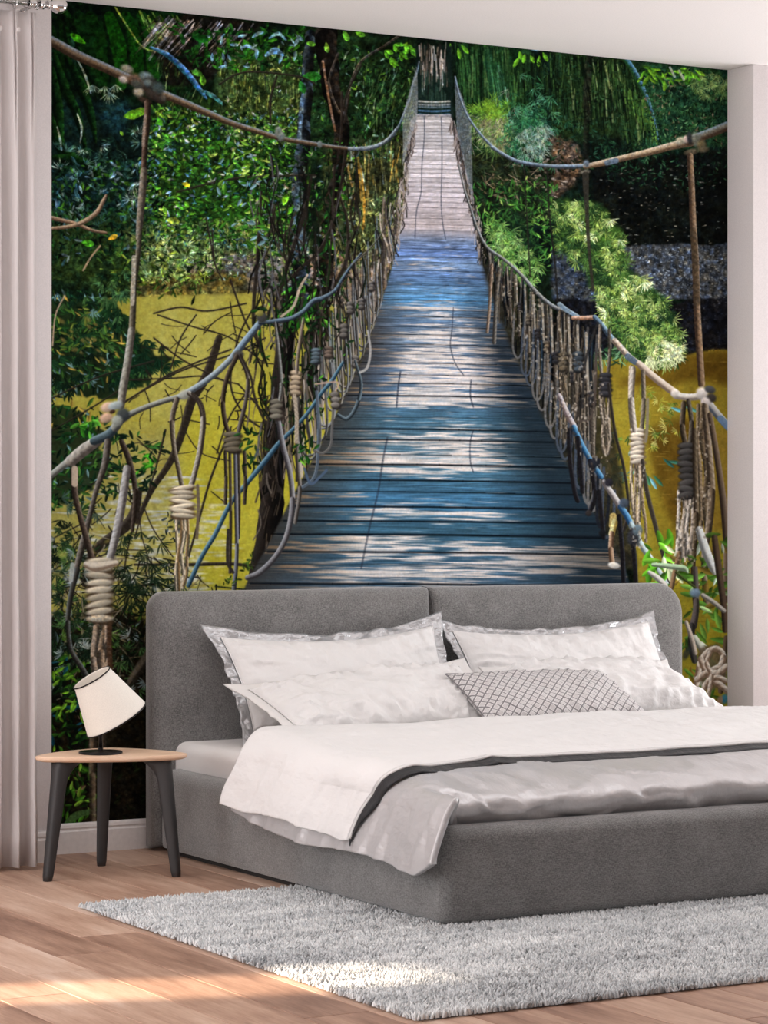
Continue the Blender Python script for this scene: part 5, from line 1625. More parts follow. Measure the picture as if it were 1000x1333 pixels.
    p.foliage(ex('330,400 470,390 430,520 385,600 340,540'), 150, (5, 12), [((16, 36, 18), 4), ((34, 84, 26), 1.5), ((70, 130, 40), .6), ((12, 18, 12), 3)], 70, 160, 0.42, 0.95)
    # pale branch at the left
    p.stroke(ex('50,280 85,288 100,292 120,300 138,303'), [6, 5, 5, 4, 3], (150, 118, 92), 0.97, hi=(206, 176, 150), lo=(80, 56, 44))
    p.stroke(ex('50,299 90,295 110,288 126,276 134,262 138,254'), [4, 5, 6, 6, 5, 3], (160, 130, 104), 0.97, hi=(214, 186, 160), lo=(84, 62, 48))
    p.stroke(ex('130,320 118,335 108,352'), 2.4, (170, 140, 110), 0.9)
    p.stroke(ex('400,358 390,375 382,398 366,412'), [2.5, 3.5, 3.5, 3], (170, 150, 130), 0.92)
    p.stroke(ex('68,450 72,410 84,385'), 2, (180, 150, 126), 0.85)
    # low leaf tangle, lower left
    for i in range(34):
        x, y = p.sample(ex('70,620 130,640 120,860 66,860'), 1)[0]
        p.sprig(x, y, 7, R.uniform(10, 20), 1.3, ((20, 34, 22), (34, 52, 30), (12, 18, 14), (60, 80, 70))[R.integers(4)], R.uniform(0, 360), 70, 0.92)
    for x, y in ((185, 760), (170, 770), (200, 755), (170, 745)):
        p.sprig(x, y, 11, 30, 1.5, (22, 34, 22), 90, 100, 0.95)
    p.foliage(ex('150,560 215,572 205,640 150,640'), 30, (8, 16), [((16, 30, 20), 3), ((40, 80, 34), 1)], 40, 160, 0.4, 0.95)
    p.foliage(ex('215,660 240,665 238,705 215,700'), 40, (5, 10), [((20, 28, 26), 3), ((60, 70, 80), 1)], 40, 160, 0.4, 0.9)
    p.foliage(ex('66,790 195,790 195,870 66,870'), 210, (8, 18), [((26, 44, 20), 3), ((14, 22, 12), 4), ((70, 110, 34), 1), ((110, 100, 74), .7), ((96, 112, 110), .6)], 60, 170, 0.3, 0.95, 0.5, 0.05, 33)
    for i in range(330):
        x, y = p.sample(ex('60,700 110,690 200,715 290,765 290,800 200,800 198,900 60,900'), 1)[0]
        a_ = R.uniform(0, math.pi); l = R.uniform(12, 44)
        p.stroke([(x, y), (x + math.cos(a_) * l * .5 + R.uniform(-4, 4), y + math.sin(a_) * l * .5), (x + math.cos(a_) * l, y + math.sin(a_) * l)], R.uniform(.7, 1.9), ((18, 15, 13), (48, 42, 34), (110, 96, 74), (130, 120, 100), (28, 36, 24))[R.choice(5, p=[.4, .22, .14, .08, .16])], 0.88)
    for i in range(150):
        x, y = p.sample(ex('60,700 105,690 120,760 100,800 195,830 195,905 60,905'), 1)[0]
        p.sprig(x, y, 7, R.uniform(8, 19), 1.1, ((28, 46, 28), (16, 26, 18), (56, 84, 44), (120, 132, 130), (150, 156, 150), (90, 120, 50))[R.choice(6, p=[.3, .3, .16, .1, .06, .08])], R.uniform(0, 360), 70, 0.92)
    for i in range(60):
        x, y = p.sample(ex('62,690 250,690 290,770 190,790 62,780'), 1)[0]
        p.blob(x, y, R.uniform(3, 9), R.uniform(2, 5), ((196, 196, 206), (176, 156, 84), (150, 132, 64))[R.integers(3)], 0.55, R.uniform(-.5, .5), 0.7, 0)
    for i in range(40):
        x, y = p.sample(ex('140,690 200,690 250,760 200,790 150,790'), 1)[0]
        p.sprig(x, y, 7, R.uniform(10, 22), 1.1, (22, 34, 22), R.uniform(40, 140), 70, 0.92)
    p.foliage(ex('66,860 110,860 112,980 66,980'), 170, (8, 17), [((46, 90, 24), 2.5), ((20, 44, 18), 3), ((110, 160, 40), .9), ((12, 18, 12), 3), ((24, 70, 84), .5)], 60, 170, 0.42, 0.95, 0.4, 0.05, 34)
    p.foliage(ex('76,980 125,985 122,1078 76,1078'), 150, (8, 17), [((60, 108, 28), 2), ((26, 50, 18), 3), ((120, 160, 50), .8), ((16, 14, 10), 4), ((110, 84, 60), .5)], 60, 170, 0.42, 0.95, 0.4, 0.05, 35)
    p.foliage(ex('140,985 195,985 195,1070 145,1070'), 60, (8, 15), [((26, 32, 16), 3), ((14, 12, 9), 4)], 60, 170, 0.42, 0.8)
    p.stroke(ex('82,1078 98,1062 120,1056'), [6, 10, 6], (66, 92, 50), 0.85)
    p.stroke(ex('196,850 180,872 168,890'), [14, 12, 8], (92, 80, 66), 0.85, lo=(40, 34, 28), soft=3)
    for x in (124, 136):
        p.stroke([(x, 850), (x - 2, 930), (x - 4, 1010), (x - 3, 1078)], [9, 10, 9, 8], (112, 92, 74), 0.8, hi=(150, 128, 106), lo=(52, 42, 34), soft=2)

    # ---- left main ropes
    p.stroke(ex('48,44 67,54 100,72 140,90 175,106 205,120 230,130 265,145 300,160 335,171 365,180 400,186 430,191 458,194'), [13, 13, 13, 12, 12, 11, 10, 9, 8, 7, 6.5, 6, 5, 4.5], (120, 96, 74), 0.98, hi=(140, 156, 176), lo=(52, 38, 28), soft=1.2)
    p.stroke(ex('455,194 480,193 497,187 508,178 517,166'), [5, 6, 5, 4, 3], (140, 148, 158), 0.97, hi=(190, 200, 208), lo=(60, 64, 70), twist=5)
    for x, y, rx, ry, c in ((165, 90, 11, 7, (150, 138, 122)), (176, 103, 13, 9, (96, 72, 56)), (160, 104, 8, 6, (190, 172, 160)), (190, 100, 12, 8, (112, 122, 122)), (196, 110, 15, 12, (44, 42, 40)), (180, 120, 9, 8, (176, 160, 140)),
                            (178, 110, 10, 7, (70, 72, 66)), (205, 116, 11, 11, (60, 70, 68)), (198, 124, 16, 8, (52, 44, 38)), (206, 130, 14, 6, (46, 38, 34)), (188, 131, 12, 5, (60, 44, 36)), (192, 108, 7, 6, (100, 110, 108)), (212, 128, 6, 5, (80, 72, 64))):
        p.blob(x, y, rx, ry, c, 0.95, 0.4, 0.5, 0.4)
    for x, y, rx, ry in ((362, 172, 6, 9), (366, 178, 6, 8), (416, 188, 4, 6)):
        p.blob(x, y, rx, ry, (112, 116, 112), 0.95, 0, 0.4, 0.4)
    p.stroke(ex('192,134 191,165 188,195 187,225'), [9, 8, 7, 7], (78, 58, 46), 0.97, hi=(150, 120, 104), lo=(34, 26, 22), twist=9)
    p.stroke(ex('189,150 187,170 186,190'), 4, (160, 136, 118), 0.8, twist=5)
    p.stroke(ex('187,222 185,250 182,285 180,310'), [9, 10, 9, 7], (126, 112, 96), 0.97, hi=(176, 162, 146), lo=(56, 48, 42), twist=9)
    p.stroke(ex('182,300 179,335 174,370 173,400 171,440'), [6, 7, 8, 8, 9], (92, 82, 68), 0.97, hi=(168, 156, 138), lo=(40, 36, 30), twist=9)
    p.stroke(ex('174,335 173,370 172,395'), 6, (176, 164, 146), 0.8, twist=7)
    p.stroke(ex('171,430 166,470 160,505 157,528'), [9, 10, 11, 10], (150, 142, 128), 0.98, hi=(206, 200, 190), lo=(70, 62, 56), twist=9)
    # rail going down-left to right
    p.stroke(ex('48,632 67,618 82,606 96,596 112,583'), [8, 8, 9, 11, 11], (150, 146, 138), 0.98, hi=(206, 204, 198), lo=(74, 70, 66))
    p.stroke(ex('92,600 110,585 128,573'), [15, 16, 13], (168, 156, 144), 0.97, hi=(222, 212, 202), lo=(80, 70, 64), twist=12)
    p.stroke(ex('122,574 140,566 150,556'), [11, 12, 11], (70, 84, 90), 0.98, hi=(140, 158, 166), lo=(34, 40, 44))
    p.stroke(ex('150,556 160,545 180,534 210,523 235,516'), [12, 9, 7, 7, 7], (132, 130, 122), 0.98, hi=(186, 186, 180), lo=(54, 52, 48))
    p.stroke(ex('235,516 262,500 285,482 305,462'), [8, 8, 8, 8], (132, 142, 150), 0.98, hi=(196, 204, 210), lo=(58, 62, 66))
    p.stroke(ex('305,462 322,440 340,418'), [9, 9, 8], (112, 130, 148), 0.98, hi=(176, 194, 208), lo=(46, 52, 60))
    p.stroke(ex('338,420 360,418 380,414 395,405 408,392 420,388 436,378 446,362 458,345 470,330'), [5, 6, 6, 6, 7, 6, 4.5, 4, 3.5, 3], (84, 100, 114), 0.95, hi=(138, 156, 170), lo=(30, 34, 40))
    p.stroke(ex('458,345 470,334 486,318 500,298 512,270 520,244'), [2.5, 2.2, 2, 2, 1.8, 1.6], (92, 86, 82), 0.7, hi=(130, 126, 122), lo=(40, 36, 34))
    for x, y, rx, ry, c in ((140, 530, 12, 8, (206, 170, 150)), (138, 544, 11, 8, (196, 156, 132)), (150, 528, 12, 7, (160, 166, 166)), (160, 540, 11, 11, (58, 62, 64)), (152, 548, 9, 9, (150, 150, 140)), (146, 536, 5, 3, (60, 40, 32)), (240, 514, 9, 8, (150, 146, 136)),
                            (341, 414, 9, 8, (60, 58, 56)), (310, 462, 9, 7, (66, 62, 58)), (338, 408, 6, 5, (130, 122, 60))):
        p.blob(x, y, rx, ry, c, 0.97, -0.3, 0.4, 0.45)
    # suspension loops, left front
    p.stroke(ex('230,520 224,545 226,580 233,615 238,640'), [7, 7, 6, 6, 6], (104, 90, 76), 0.97, hi=(184, 172, 158), lo=(44, 36, 30), twist=7)
    p.stroke(ex('246,512 258,522 264,545 260,585 252,620 246,640'), [6, 6, 7, 7, 7, 8], (150, 138, 126), 0.97, hi=(210, 202, 194), lo=(50, 42, 38), twist=7)
    p.stroke(ex('250,512 262,526 266,550 262,590'), [4, 4, 4, 3], (48, 40, 34), 0.9)
    tail(237, 672, 772, 18, (206, 186, 160), (120, 88, 52), 4, -2)
    knot(237, 653, 38, 42, 7, (208, 190, 166), (76, 58, 42))
    p.stroke(ex('257,632 258,660 256,700'), 4, (96, 82, 70), 0.9)
    p.stroke(ex('245,762 262,725 280,695 300,655 322,628 345,600 362,578 380,560 400,538 418,512 432,495 446,472'), [6, 6, 6, 6, 6, 7, 6, 5, 5, 5, 5, 4], (64, 96, 116), 0.97, hi=(134, 164, 180), lo=(26, 42, 54))
    p.stroke(ex('158,575 168,600 176,640 172,690'), [7, 8, 7, 5], (54, 44, 38), 0.96, hi=(120, 104, 92), lo=(28, 22, 18), twist=8)
    p.stroke(ex('140,575 136,605 126,635 118,665 108,705 98,745'), [9, 9, 7, 6, 9, 7], (94, 84, 76), 0.96, hi=(166, 156, 148), lo=(40, 34, 30), twist=8)
    p.stroke(ex('165,610 160,645 152,690 142,730'), [10, 11, 11, 10], (168, 160, 156), 0.98, hi=(214, 208, 206), lo=(78, 70, 68), twist=9)
    p.stroke(ex('96,612 97,640 103,668 112,700 122,735'), [11, 8, 7, 8, 8], (70, 56, 48), 0.97, hi=(140, 118, 102), lo=(36, 28, 24), twist=8)
    p.stroke(ex('97,610 97,630'), 8, (196, 172, 150), 0.85)
    p.stroke(ex('100,742 92,775 88,810 92,845 104,866 112,880'), [8, 7, 6, 6, 7, 8], (64, 60, 56), 0.97, hi=(128, 134, 134), lo=(30, 28, 26))
    p.stroke(ex('94,735 92,755'), 6, (170, 170, 166), 0.8)
    tail(133, 805, 880, 24, (176, 152, 130), (150, 122, 96), 3, -2)
    p.stroke(ex('142,805 142,840 144,880'), 7, (66, 44, 30), 0.8, soft=2)
    knot(129, 768, 42, 84, 9, (200, 184, 162), (60, 46, 34))
    p.stroke(ex('112,735 125,738 150,733'), [8, 12, 8], (206, 190, 172), 0.95, lo=(120, 100, 84))
    # loop by the third knot
    p.stroke(ex('308,464 296,490 290,520 293,550 300,568'), [6, 6, 6, 6, 5], (56, 46, 38), 0.97, hi=(118, 102, 86), lo=(26, 20, 16))
    p.stroke(ex('312,464 322,490 320,520 313,550 309,568'), [5, 5, 5, 6, 5], (76, 68, 64), 0.97, hi=(140, 130, 122), lo=(34, 28, 26))
    p.stroke(ex('313,462 326,490 332,520 345,550'), 3, (40, 34, 30), 0.95)
    for x0_, y1_, w0_ in ((293, 655, 4.5), (299, 745, 4), (310, 700, 4), (318, 655, 4.5)):
        p.stroke([(x0_, 588), (x0_ + 1, 0.5 * (588 + y1_)), (x0_, y1_)], w0_, (60, 50, 44), 0.95, hi=(112, 98, 86), lo=(26, 22, 20), twist=9)
    p.stroke(ex('306,590 307,650 308,720 304,770'), [5, 5, 5, 6], (92, 92, 104), 0.95, hi=(150, 150, 160), lo=(40, 38, 42))
    p.stroke(ex('297,690 296,730 303,745'), 4, (44, 38, 36), 0.95)
    knot(302, 575, 28, 26, 4, (98, 88, 74), (34, 28, 24))
    # ropes by the dark post
    p.stroke(ex('362,545 368,580 376,610 380,640 379,670 372,700 358,725 338,745 322,752'), [6, 7, 7, 7, 7, 7, 7, 8, 7], (112, 108, 110), 0.97, hi=(172, 168, 170), lo=(48, 44, 46))
    p.stroke(ex('388,520 386,560 388,610 390,640 384,680'), [6, 5, 5, 5, 5], (100, 92, 86), 0.95, hi=(158, 148, 140), lo=(44, 38, 34))
    p.stroke(ex('412,510 414,540 414,580 412,610 406,625 394,634'), [4, 4, 4, 4, 4, 4], (74, 82, 92), 0.95, hi=(130, 140, 150))
    p.stroke(ex('434,510 432,560 430,580 420,590 408,586'), 3.2, (84, 80, 78), 0.93, hi=(140, 134, 128))
    p.stroke(ex('396,610 404,630 415,622 425,612'), 3.4, (70, 84, 104), 0.93)
    knot(384, 498, 17, 32, 5, (168, 146, 122), (56, 42, 34))
    knot(359, 532, 20, 26, 4, (120, 112, 98), (44, 36, 32))
    knot(410, 463, 14, 20, 4, (92, 104, 112), (34, 34, 38))
    knot(427, 458, 12, 14, 3, (100, 84, 74), (40, 34, 30))
    p.stroke(ex('383,515 386,545 385,575'), 5, (168, 150, 130), 0.9, twist=6)
    p.stroke(ex('358,420 362,455 366,500 364,520'), [3, 5, 5, 4], (120, 118, 114), 0.85, hi=(176, 172, 166), lo=(50, 46, 42))
    p.stroke(ex('395,415 388,460 386,485'), [4, 5, 4], (130, 112, 98), 0.85, hi=(190, 172, 156), lo=(50, 42, 38))
    p.stroke(ex('330,598 336,585'), 3, (60, 70, 80), 0.9)
    p.stroke(ex('410,500 440,498 432,515'), 2.4, (170, 140, 124), 0.85)
    for x, y, w in ((455, 400, 10), (447, 430, 12), (470, 395, 9), (482, 372, 8), (436, 520, 14), (462, 470, 10)):
        knot(x, y, w, w * 1.5, 3, (112, 104, 98), (36, 32, 32))
    p.stroke(ex('440,540 452,545 464,528 470,500 462,470'), [4, 5, 5, 4, 3], (72, 84, 92), 0.93, hi=(130, 144, 150), lo=(30, 34, 38))
    p.stroke(ex('468,485 478,478 482,455 478,430'), [3, 3.4, 3, 2], (160, 154, 150), 0.9)
    p.foliage(ex('312,560 345,560 345,600 318,612'), 26, (7, 13), [((30, 60, 26), 2), ((16, 30, 16), 2)], 30, 170, 0.42, 0.95)
    p.foliage(ex('385,575 410,570 405,600 390,600'), 16, (7, 13), [((30, 76, 26), 2), ((16, 36, 16), 2), ((96, 150, 40), .5)], 30, 170, 0.42, 0.95)
    p.foliage(ex('318,725 335,720 330,735 300,765 285,768'), 26, (5, 9), [((60, 84, 30), 2), ((24, 36, 16), 2)], 30, 170, 0.42, 0.9)

    # ---- right side: rails and hangers
    p.poly(ex('622,330 640,352 690,400 740,440 775,470 800,560 830,740 812,740 770,660 722,575 690,505 660,440 638,385'), (22, 21, 20), 0.85, 5, 4, (52, 46, 36), 0.12, 66)
    rr = ex('597,215 604,245 612,270 622,300 634,322 652,335 668,348 682,362 694,376 708,390 722,400 740,406')
    rx_ = [q[0] for q in rr]; ry_ = [q[1] for q in rr]
    edgeR = lambda x: np.interp(x, xr, yr)
    HC = ((116, 102, 88), (58, 52, 46), (20, 19, 20), (44, 58, 72), (150, 134, 118), (48, 46, 32), (12, 13, 17))
    for i in range(210):
        x = 606 + 168 * R.random() ** 0.85
        y0 = np.interp(x, rx_ + [830], ry_ + [480]); y1 = edgeR(x) - R.uniform(-4, 20)
        c = HC[R.integers(7)]
        w = 1.0 + (x - 606) / 168 * R.uniform(0.6, 3.4)
        f = R.uniform(0, .4)
        p.stroke([(x, y0 + f * (y1 - y0)), (x + R.uniform(-3, 3), 0.5 * (y0 + y1)), (x + R.uniform(-3, 4), y1 - R.uniform(0, .3) * (y1 - y0))], w, np.array(c) * .8, 0.9, hi=np.array(c) * 1.05, lo=np.array(c) * .35, twist=(6 if w > 3 else 0))
    for i in range(12):
        x = 640 + 130 * i / 11
        y0 = np.interp(x, rx_ + [830], ry_ + [480]); y1 = edgeR(x)
        w = 2.6 + 4.6 * i / 11
        p.stroke([(x - w, y0 + 3), (x - w * .6, y0 + .35 * (y1 - y0))], 1.8 + .15 * i, (150, 138, 124), 0.9)
        p.stroke([(x + w, y0 + 6), (x + w * .4, y0 + .35 * (y1 - y0))], 1.8 + .15 * i, (70, 66, 64), 0.9)
        knot(x, y0 + .38 * (y1 - y0), w * 1.6, 8 + i, 3, ((100, 88, 74), (46, 44, 46))[i % 2], (28, 24, 22))
        p.stroke([(x, y0 + .45 * (y1 - y0)), (x + 1, y0 + .7 * (y1 - y0))], w * 1.0, (84, 74, 64), 0.85, hi=(170, 154, 136), lo=(44, 38, 34), twist=5)
    p.stroke(ex('634,432 637,400 640,345'), 4, (150, 124, 104), 0.9, hi=(196, 168, 146), lo=(70, 54, 44), twist=6)
    p.stroke(ex('643,446 646,385 650,350'), 5, (96, 88, 80), 0.9, hi=(150, 138, 124), lo=(44, 38, 34), twist=6)
    # deck-edge loops on the right
    for i in range(15):
        y1 = 470 + 230 * i / 14 + R.uniform(-5, 5)
        x1 = np.interp(y1, yr, xr)
        s = (y1 - 400) / 300
        p.stroke([(x1 - 4, y1 - 50 - 40 * s), (x1 - 6, y1 - 14), (x1 + 1, y1), (x1 + 8, y1 - 18), (x1 + 10, y1 - 60)], 1.8 + 2.2 * s, ((26, 28, 34), (60, 66, 76), (96, 92, 90))[R.integers(3)], 0.93)
    p.stroke(rr, [2.2, 2.6, 3, 3.2, 3.6, 4, 4.4, 4.8, 5, 5, 5.5, 5.5], (128, 128, 128), 0.96, hi=(196, 192, 186), lo=(52, 50, 50))
    p.stroke(ex('592,100 597,122 605,144 614,160 628,178 642,192 660,204'), [2.4, 2.6, 2.8, 3, 3.2, 3.6, 4], (124, 138, 156), 0.97, hi=(184, 196, 208), lo=(54, 60, 70))
    p.stroke(ex('640,192 660,204 676,211 700,215 730,217 765,216'), [4, 4.5, 5, 5.2, 5.4, 6], (112, 126, 142), 0.98, hi=(180, 190, 200), lo=(48, 52, 58))
    p.stroke(ex('762,217 790,211 815,205 845,198 875,190 900,185'), [6.5, 8, 8, 9, 10, 11], (168, 142, 116), 0.98, hi=(220, 198, 176), lo=(84, 64, 48), soft=0.8)
    p.stroke(ex('790,212 802,209'), 7, (84, 98, 116), 0.9)
    p.stroke(ex('896,184 920,175 950,163'), [12, 12, 12], (112, 104, 92), 0.98, hi=(140, 158, 176), lo=(60, 44, 34), soft=1.2)
    for x, y, rx, ry, c in ((886, 183, 9, 6, (186, 174, 150)), (893, 181, 4, 6, (206, 176, 166)), (898, 180, 5, 11, (44, 44, 46)), (906, 182, 7, 13, (104, 102, 90)), (913, 189, 8, 9, (96, 84, 60)), (900, 198, 12, 5, (90, 78, 62)), (916, 195, 9, 5, (84, 74, 58)), (763, 213, 5, 6, (96, 104, 114)), (762, 224, 8, 4, (112, 102, 88))):
        p.blob(x, y, rx, ry, c, 0.96, -0.2, 0.5, 0.4)
    p.stroke(ex('898,203 900,240 902,290 905,340 907,400 910,450 913,500'), [8, 8, 8.5, 9, 9, 9, 9], (124, 98, 76), 0.98, hi=(172, 144, 118), lo=(60, 44, 34), twist=9, soft=0.6)
    p.stroke(ex('902,300 905,345 907,395'), 8, (66, 54, 40), 0.6, twist=9)
    p.stroke(ex('762,228 764,280 767,330 772,378'), [9, 5, 4, 4], (46, 42, 36), 0.9)
    p.stroke(ex('712,222 715,280 722,340 726,398'), 2.6, (28, 26, 24), 0.85)
    p.stroke(ex('682,215 686,290 690,360'), 2.2, (34, 32, 28), 0.8)
    # near right rail
    p.stroke(ex('728,396 738,404 752,412'), [6, 6, 5], (110, 124, 136), 0.97, hi=(176, 188, 196))
    p.stroke(ex('746,414 760,414 774,413'), 5.5, (196, 152, 126), 0.97, hi=(226, 190, 168), lo=(110, 76, 58))
    p.stroke(ex('774,413 784,424 794,438 802,446'), [6, 6.5, 7, 7], (96, 116, 134), 0.97, hi=(158, 178, 194), lo=(40, 48, 58))
    p.stroke(ex('800,444 810,455 820,466 832,474'), [8, 8, 8.5, 8], (186, 166, 150), 0.98, hi=(224, 208, 194), lo=(96, 80, 70))
    p.stroke(ex('817,464 826,471'), 8, (70, 84, 100), 0.9)
    p.stroke(ex('832,474 850,490 868,504 882,514'), [9, 9.5, 10, 10], (194, 172, 154), 0.98, hi=(228, 210, 196), lo=(104, 86, 74))
    p.stroke(ex('880,515 895,517 912,516'), 9, (202, 190, 178), 0.98, hi=(232, 224, 216), lo=(116, 104, 96))
    p.stroke(ex('918,520 930,535 948,556'), [11, 10, 10], (164, 156, 150), 0.98, hi=(214, 208, 204), lo=(72, 76, 86))
    p.stroke(ex('938,545 948,556'), 9, (96, 120, 150), 0.85)
    for x, y, rx, ry, c in ((878, 512, 6, 7, (206, 192, 182)), (914, 512, 10, 10, (212, 198, 190)), (924, 507, 9, 6, (70, 70, 74)), (926, 518, 8, 7, (56, 50, 48)), (918, 524, 8, 8, (196, 180, 172))):
        p.blob(x, y, rx, ry, c, 0.97, 0.3, 0.4, 0.4)
    # hanging bundles with knots
    def hanger(x, y0, yk, yb, w, c, c2, kc, kd, kw, kh, n=4, sway=0):
        p.stroke([(x - w * .45, y0), (x - w * .5, 0.5 * (y0 + yk)), (x - w * .2, yk)], w * .34, np.array(c) * .8, 0.96, hi=np.array(c) * 1.15, lo=np.array(c) * .4, twist=7)
        p.stroke([(x + w * .45, y0 + 6), (x + w * .5, 0.5 * (y0 + yk)), (x + w * .2, yk)], w * .34, np.array(c) * .55, 0.96, hi=np.array(c) * .9, lo=np.array(c) * .3, twist=7)
        tail(x, yk, yb, w, c, c2, n, sway)
        knot(x, yk, kw, kh, max(4, int(kh / 5.5)), kc, kd)
    hanger(787, 424, 500, 600, 13, (160, 142, 124), (84, 72, 60), (52, 50, 54), (22, 20, 22), 18, 30, 3, 2)
    hanger(753, 420, 470, 580, 11, (96, 84, 72), (44, 40, 38), (60, 66, 72), (24, 24, 26), 16, 26, 3, 1)
    hanger(733, 405, 470, 570, 9, (116, 100, 82), (56, 50, 42), (98, 86, 70), (36, 32, 28), 14, 24, 3, 1)
    hanger(829, 478, 580, 715, 17, (196, 174, 152), (130, 108, 86), (222, 204, 184), (92, 74, 60), 22, 46, 4, 3)
    p.stroke(ex('824,480 822,520 826,560'), 7, (186, 170, 156), 0.97, hi=(222, 210, 200), lo=(90, 80, 72), twist=8)
    p.stroke(ex('843,520 842,560 840,575'), 4, (120, 108, 92), 0.9)
    p.stroke(ex('890,525 888,555 892,578'), 7, (70, 58, 46), 0.97, hi=(150, 132, 112), lo=(34, 28, 22), twist=8)
    p.stroke(ex('896,522 900,550 898,578'), 6, (80, 72, 62), 0.97, hi=(130, 118, 104), lo=(36, 30, 26), twist=8)
    tail(893, 640, 735, 24, (212, 198, 186), (168, 150, 134), 4, -4)
    knot(893, 612, 25, 72, 9, (66, 62, 60), (22, 20, 20))
    tail(912, 528, 700, 13, (132, 112, 90), (96, 80, 62), 2, 5)
    p.stroke(ex('918,530 922,580 926,640 922,690 916,730 920,790'), [9, 9, 10, 9, 7, 8], (128, 108, 88), 0.97, hi=(190, 172, 152), lo=(54, 44, 36), twist=9)
    p.stroke(ex('924,540 934,600 942,660 946,720 944,780'), [7, 8, 9, 9, 9], (98, 80, 66), 0.97, hi=(150, 128, 110), lo=(46, 36, 30))
    p.stroke(ex('904,560 905,620 906,680 902,740 905,790'), [6, 7, 7, 6, 6], (88, 74, 58), 0.95, hi=(150, 132, 110), lo=(40, 32, 26), twist=8)
    p.stroke(ex('792,500 800,560 812,610 818,660 812,690'), [3.5, 4, 4, 4, 4], (34, 30, 28), 0.95, hi=(92, 80, 70))
    p.stroke(ex('836,600 842,640 852,680 864,725 872,770'), [5, 6, 6, 6, 6], (48, 42, 38), 0.96, hi=(100, 90, 80))
    p.stroke(ex('778,420 762,470 758,530'), 3, (40, 38, 38), 0.9)
    p.stroke(ex('776,460 774,520 768,545 754,548'), 3, (70, 60, 54), 0.9)
    # blue lower rail, clip, dark loops
    p.stroke(ex('728,515 738,538 748,556'), [6, 7, 7], (176, 160, 158), 0.97, hi=(216, 206, 206), lo=(90, 76, 76))
    p.stroke(ex('747,556 758,580 770,602 782,620'), [6.5, 6.5, 7, 7], (64, 112, 150), 0.98, hi=(130, 176, 208), lo=(26, 50, 74))
    p.stroke(ex('786,628 798,645 808,660'), [7, 8, 8], (180, 170, 166), 0.98, hi=(220, 214, 212), lo=(84, 76, 74))
    p.stroke(ex('808,660 816,672 824,688'), [8, 8, 8], (70, 116, 156), 0.98, hi=(140, 184, 214), lo=(28, 50, 76))
    p.stroke(ex('822,684 832,705 845,725 858,745 868,762'), [8, 8, 8, 8, 7], (176, 190, 190), 0.97, hi=(226, 232, 230), lo=(90, 96, 96))
    for q in ('740,560 742,600 748,640 752,652', '752,570 756,610 758,640', '768,600 774,640 770,660 765,668', '780,640 784,680 786,700', '806,672 810,720 812,765', '822,690 826,730 828,765'):
        p.stroke(ex(q), 6, (22, 20, 22), 0.95, hi=(62, 62, 70))
    for x, y, rx, ry, c in ((772, 604, 7, 9, (30, 30, 36)), (792, 628, 7, 7, (36, 34, 40)), (812, 655, 8, 8, (64, 72, 86)), (784, 694, 6, 6, (24, 24, 26)), (824, 700, 10, 14, (44, 44, 48)), (830, 690, 8, 9, (90, 104, 112)), (766, 668, 5, 5, (46, 40, 38))):
        p.blob(x, y, rx, ry, c, 0.95, 0, 0.4, 0.4)
    p.stroke(ex('798,672 797,684'), 9, (176, 150, 90), 0.97)
    p.stroke(ex('800,680 796,695'), 8, (206, 196, 140), 0.97, lo=(120, 100, 50))
    p.stroke(ex('796,694 795,715 797,735'), [6, 6.5, 7], (150, 118, 92), 0.97, hi=(200, 170, 146), lo=(70, 50, 38))
    p.blob(799, 736, 9, 5, (214, 202, 190), 0.95, 0.2, 0.3, 0.4)
    # plants and ropes lower right
    p.foliage(ex('838,705 880,710 885,765 845,760'), 34, (14, 28), [((96, 170, 40), 2.4), ((130, 196, 60), 1.4), ((60, 110, 30), 1.5), ((206, 210, 170), .7)], 20, 170, 0.4, 0.95)
    p.foliage(ex('875,740 945,690 948,930 900,920 885,800'), 120, (12, 28), [((104, 150, 60), 2.4), ((70, 112, 40), 2.4), ((170, 196, 140), .8), ((48, 70, 26), 2), ((120, 96, 40), 1.2), ((196, 206, 190), .5)], 60, 170, 0.36, 0.9, 0, 0.04, 40)
    for q, w, c in (('910,690 918,715 926,735 930,745', [10, 12, 11, 7], (212, 210, 206)), ('845,745 855,752 866,762', [5, 8, 7], (216, 206, 196)), ('884,720 878,745 874,765', [6, 6, 6], (140, 108, 80)), ('850,735 870,737 890,740 895,745', [5, 7, 8, 3], (176, 196, 160)),
                    ('930,700 936,745 942,790 944,820', [8, 9, 8, 8], (84, 66, 54)), ('905,740 906,790 902,815', [6, 8, 10], (96, 86, 84)), ('900,815 900,840 904,860', [9, 9, 8], (70, 66, 64)), ('904,830 914,845 922,852', [8, 9, 9], (206, 206, 190)),
                    ('893,810 900,830 905,850', [5, 6, 6], (200, 184, 168)), ('915,775 930,785 942,795', 6, (186, 176, 166)), ('880,745 892,755 905,765', 3, (70, 80, 40)), ('945,830 940,880 938,900', [6, 8, 7], (96, 76, 60))):
        p.stroke(ex(q), w, c, 0.95, hi=np.clip(np.array(c) * 1.12, 0, 255), lo=np.array(c) * .5)
    p.blob(905, 772, 9, 7, (116, 136, 156), 0.95, 0, 0.4, 0.4)
    p.poly(ex('908,845 935,838 948,860 946,895 920,900 908,880'), (70, 58, 44), 0.85, 4, 3, (110, 92, 70), 0.2, 81)
    for q, w in (('904,905 908,880 912,862 922,848 934,845 941,854 938,866 928,872', 8), ('912,858 918,872 926,884 938,892 947,900', 8), ('908,884 920,876 934,876 945,868', 8.5), ('915,898 922,886 934,882 944,886', 7), ('924,850 920,864 926,880 922,905', 6)):
        p.stroke(ex(q), w, (206, 186, 168), 0.96, hi=(236, 224, 212), lo=(120, 96, 78), twist=9)
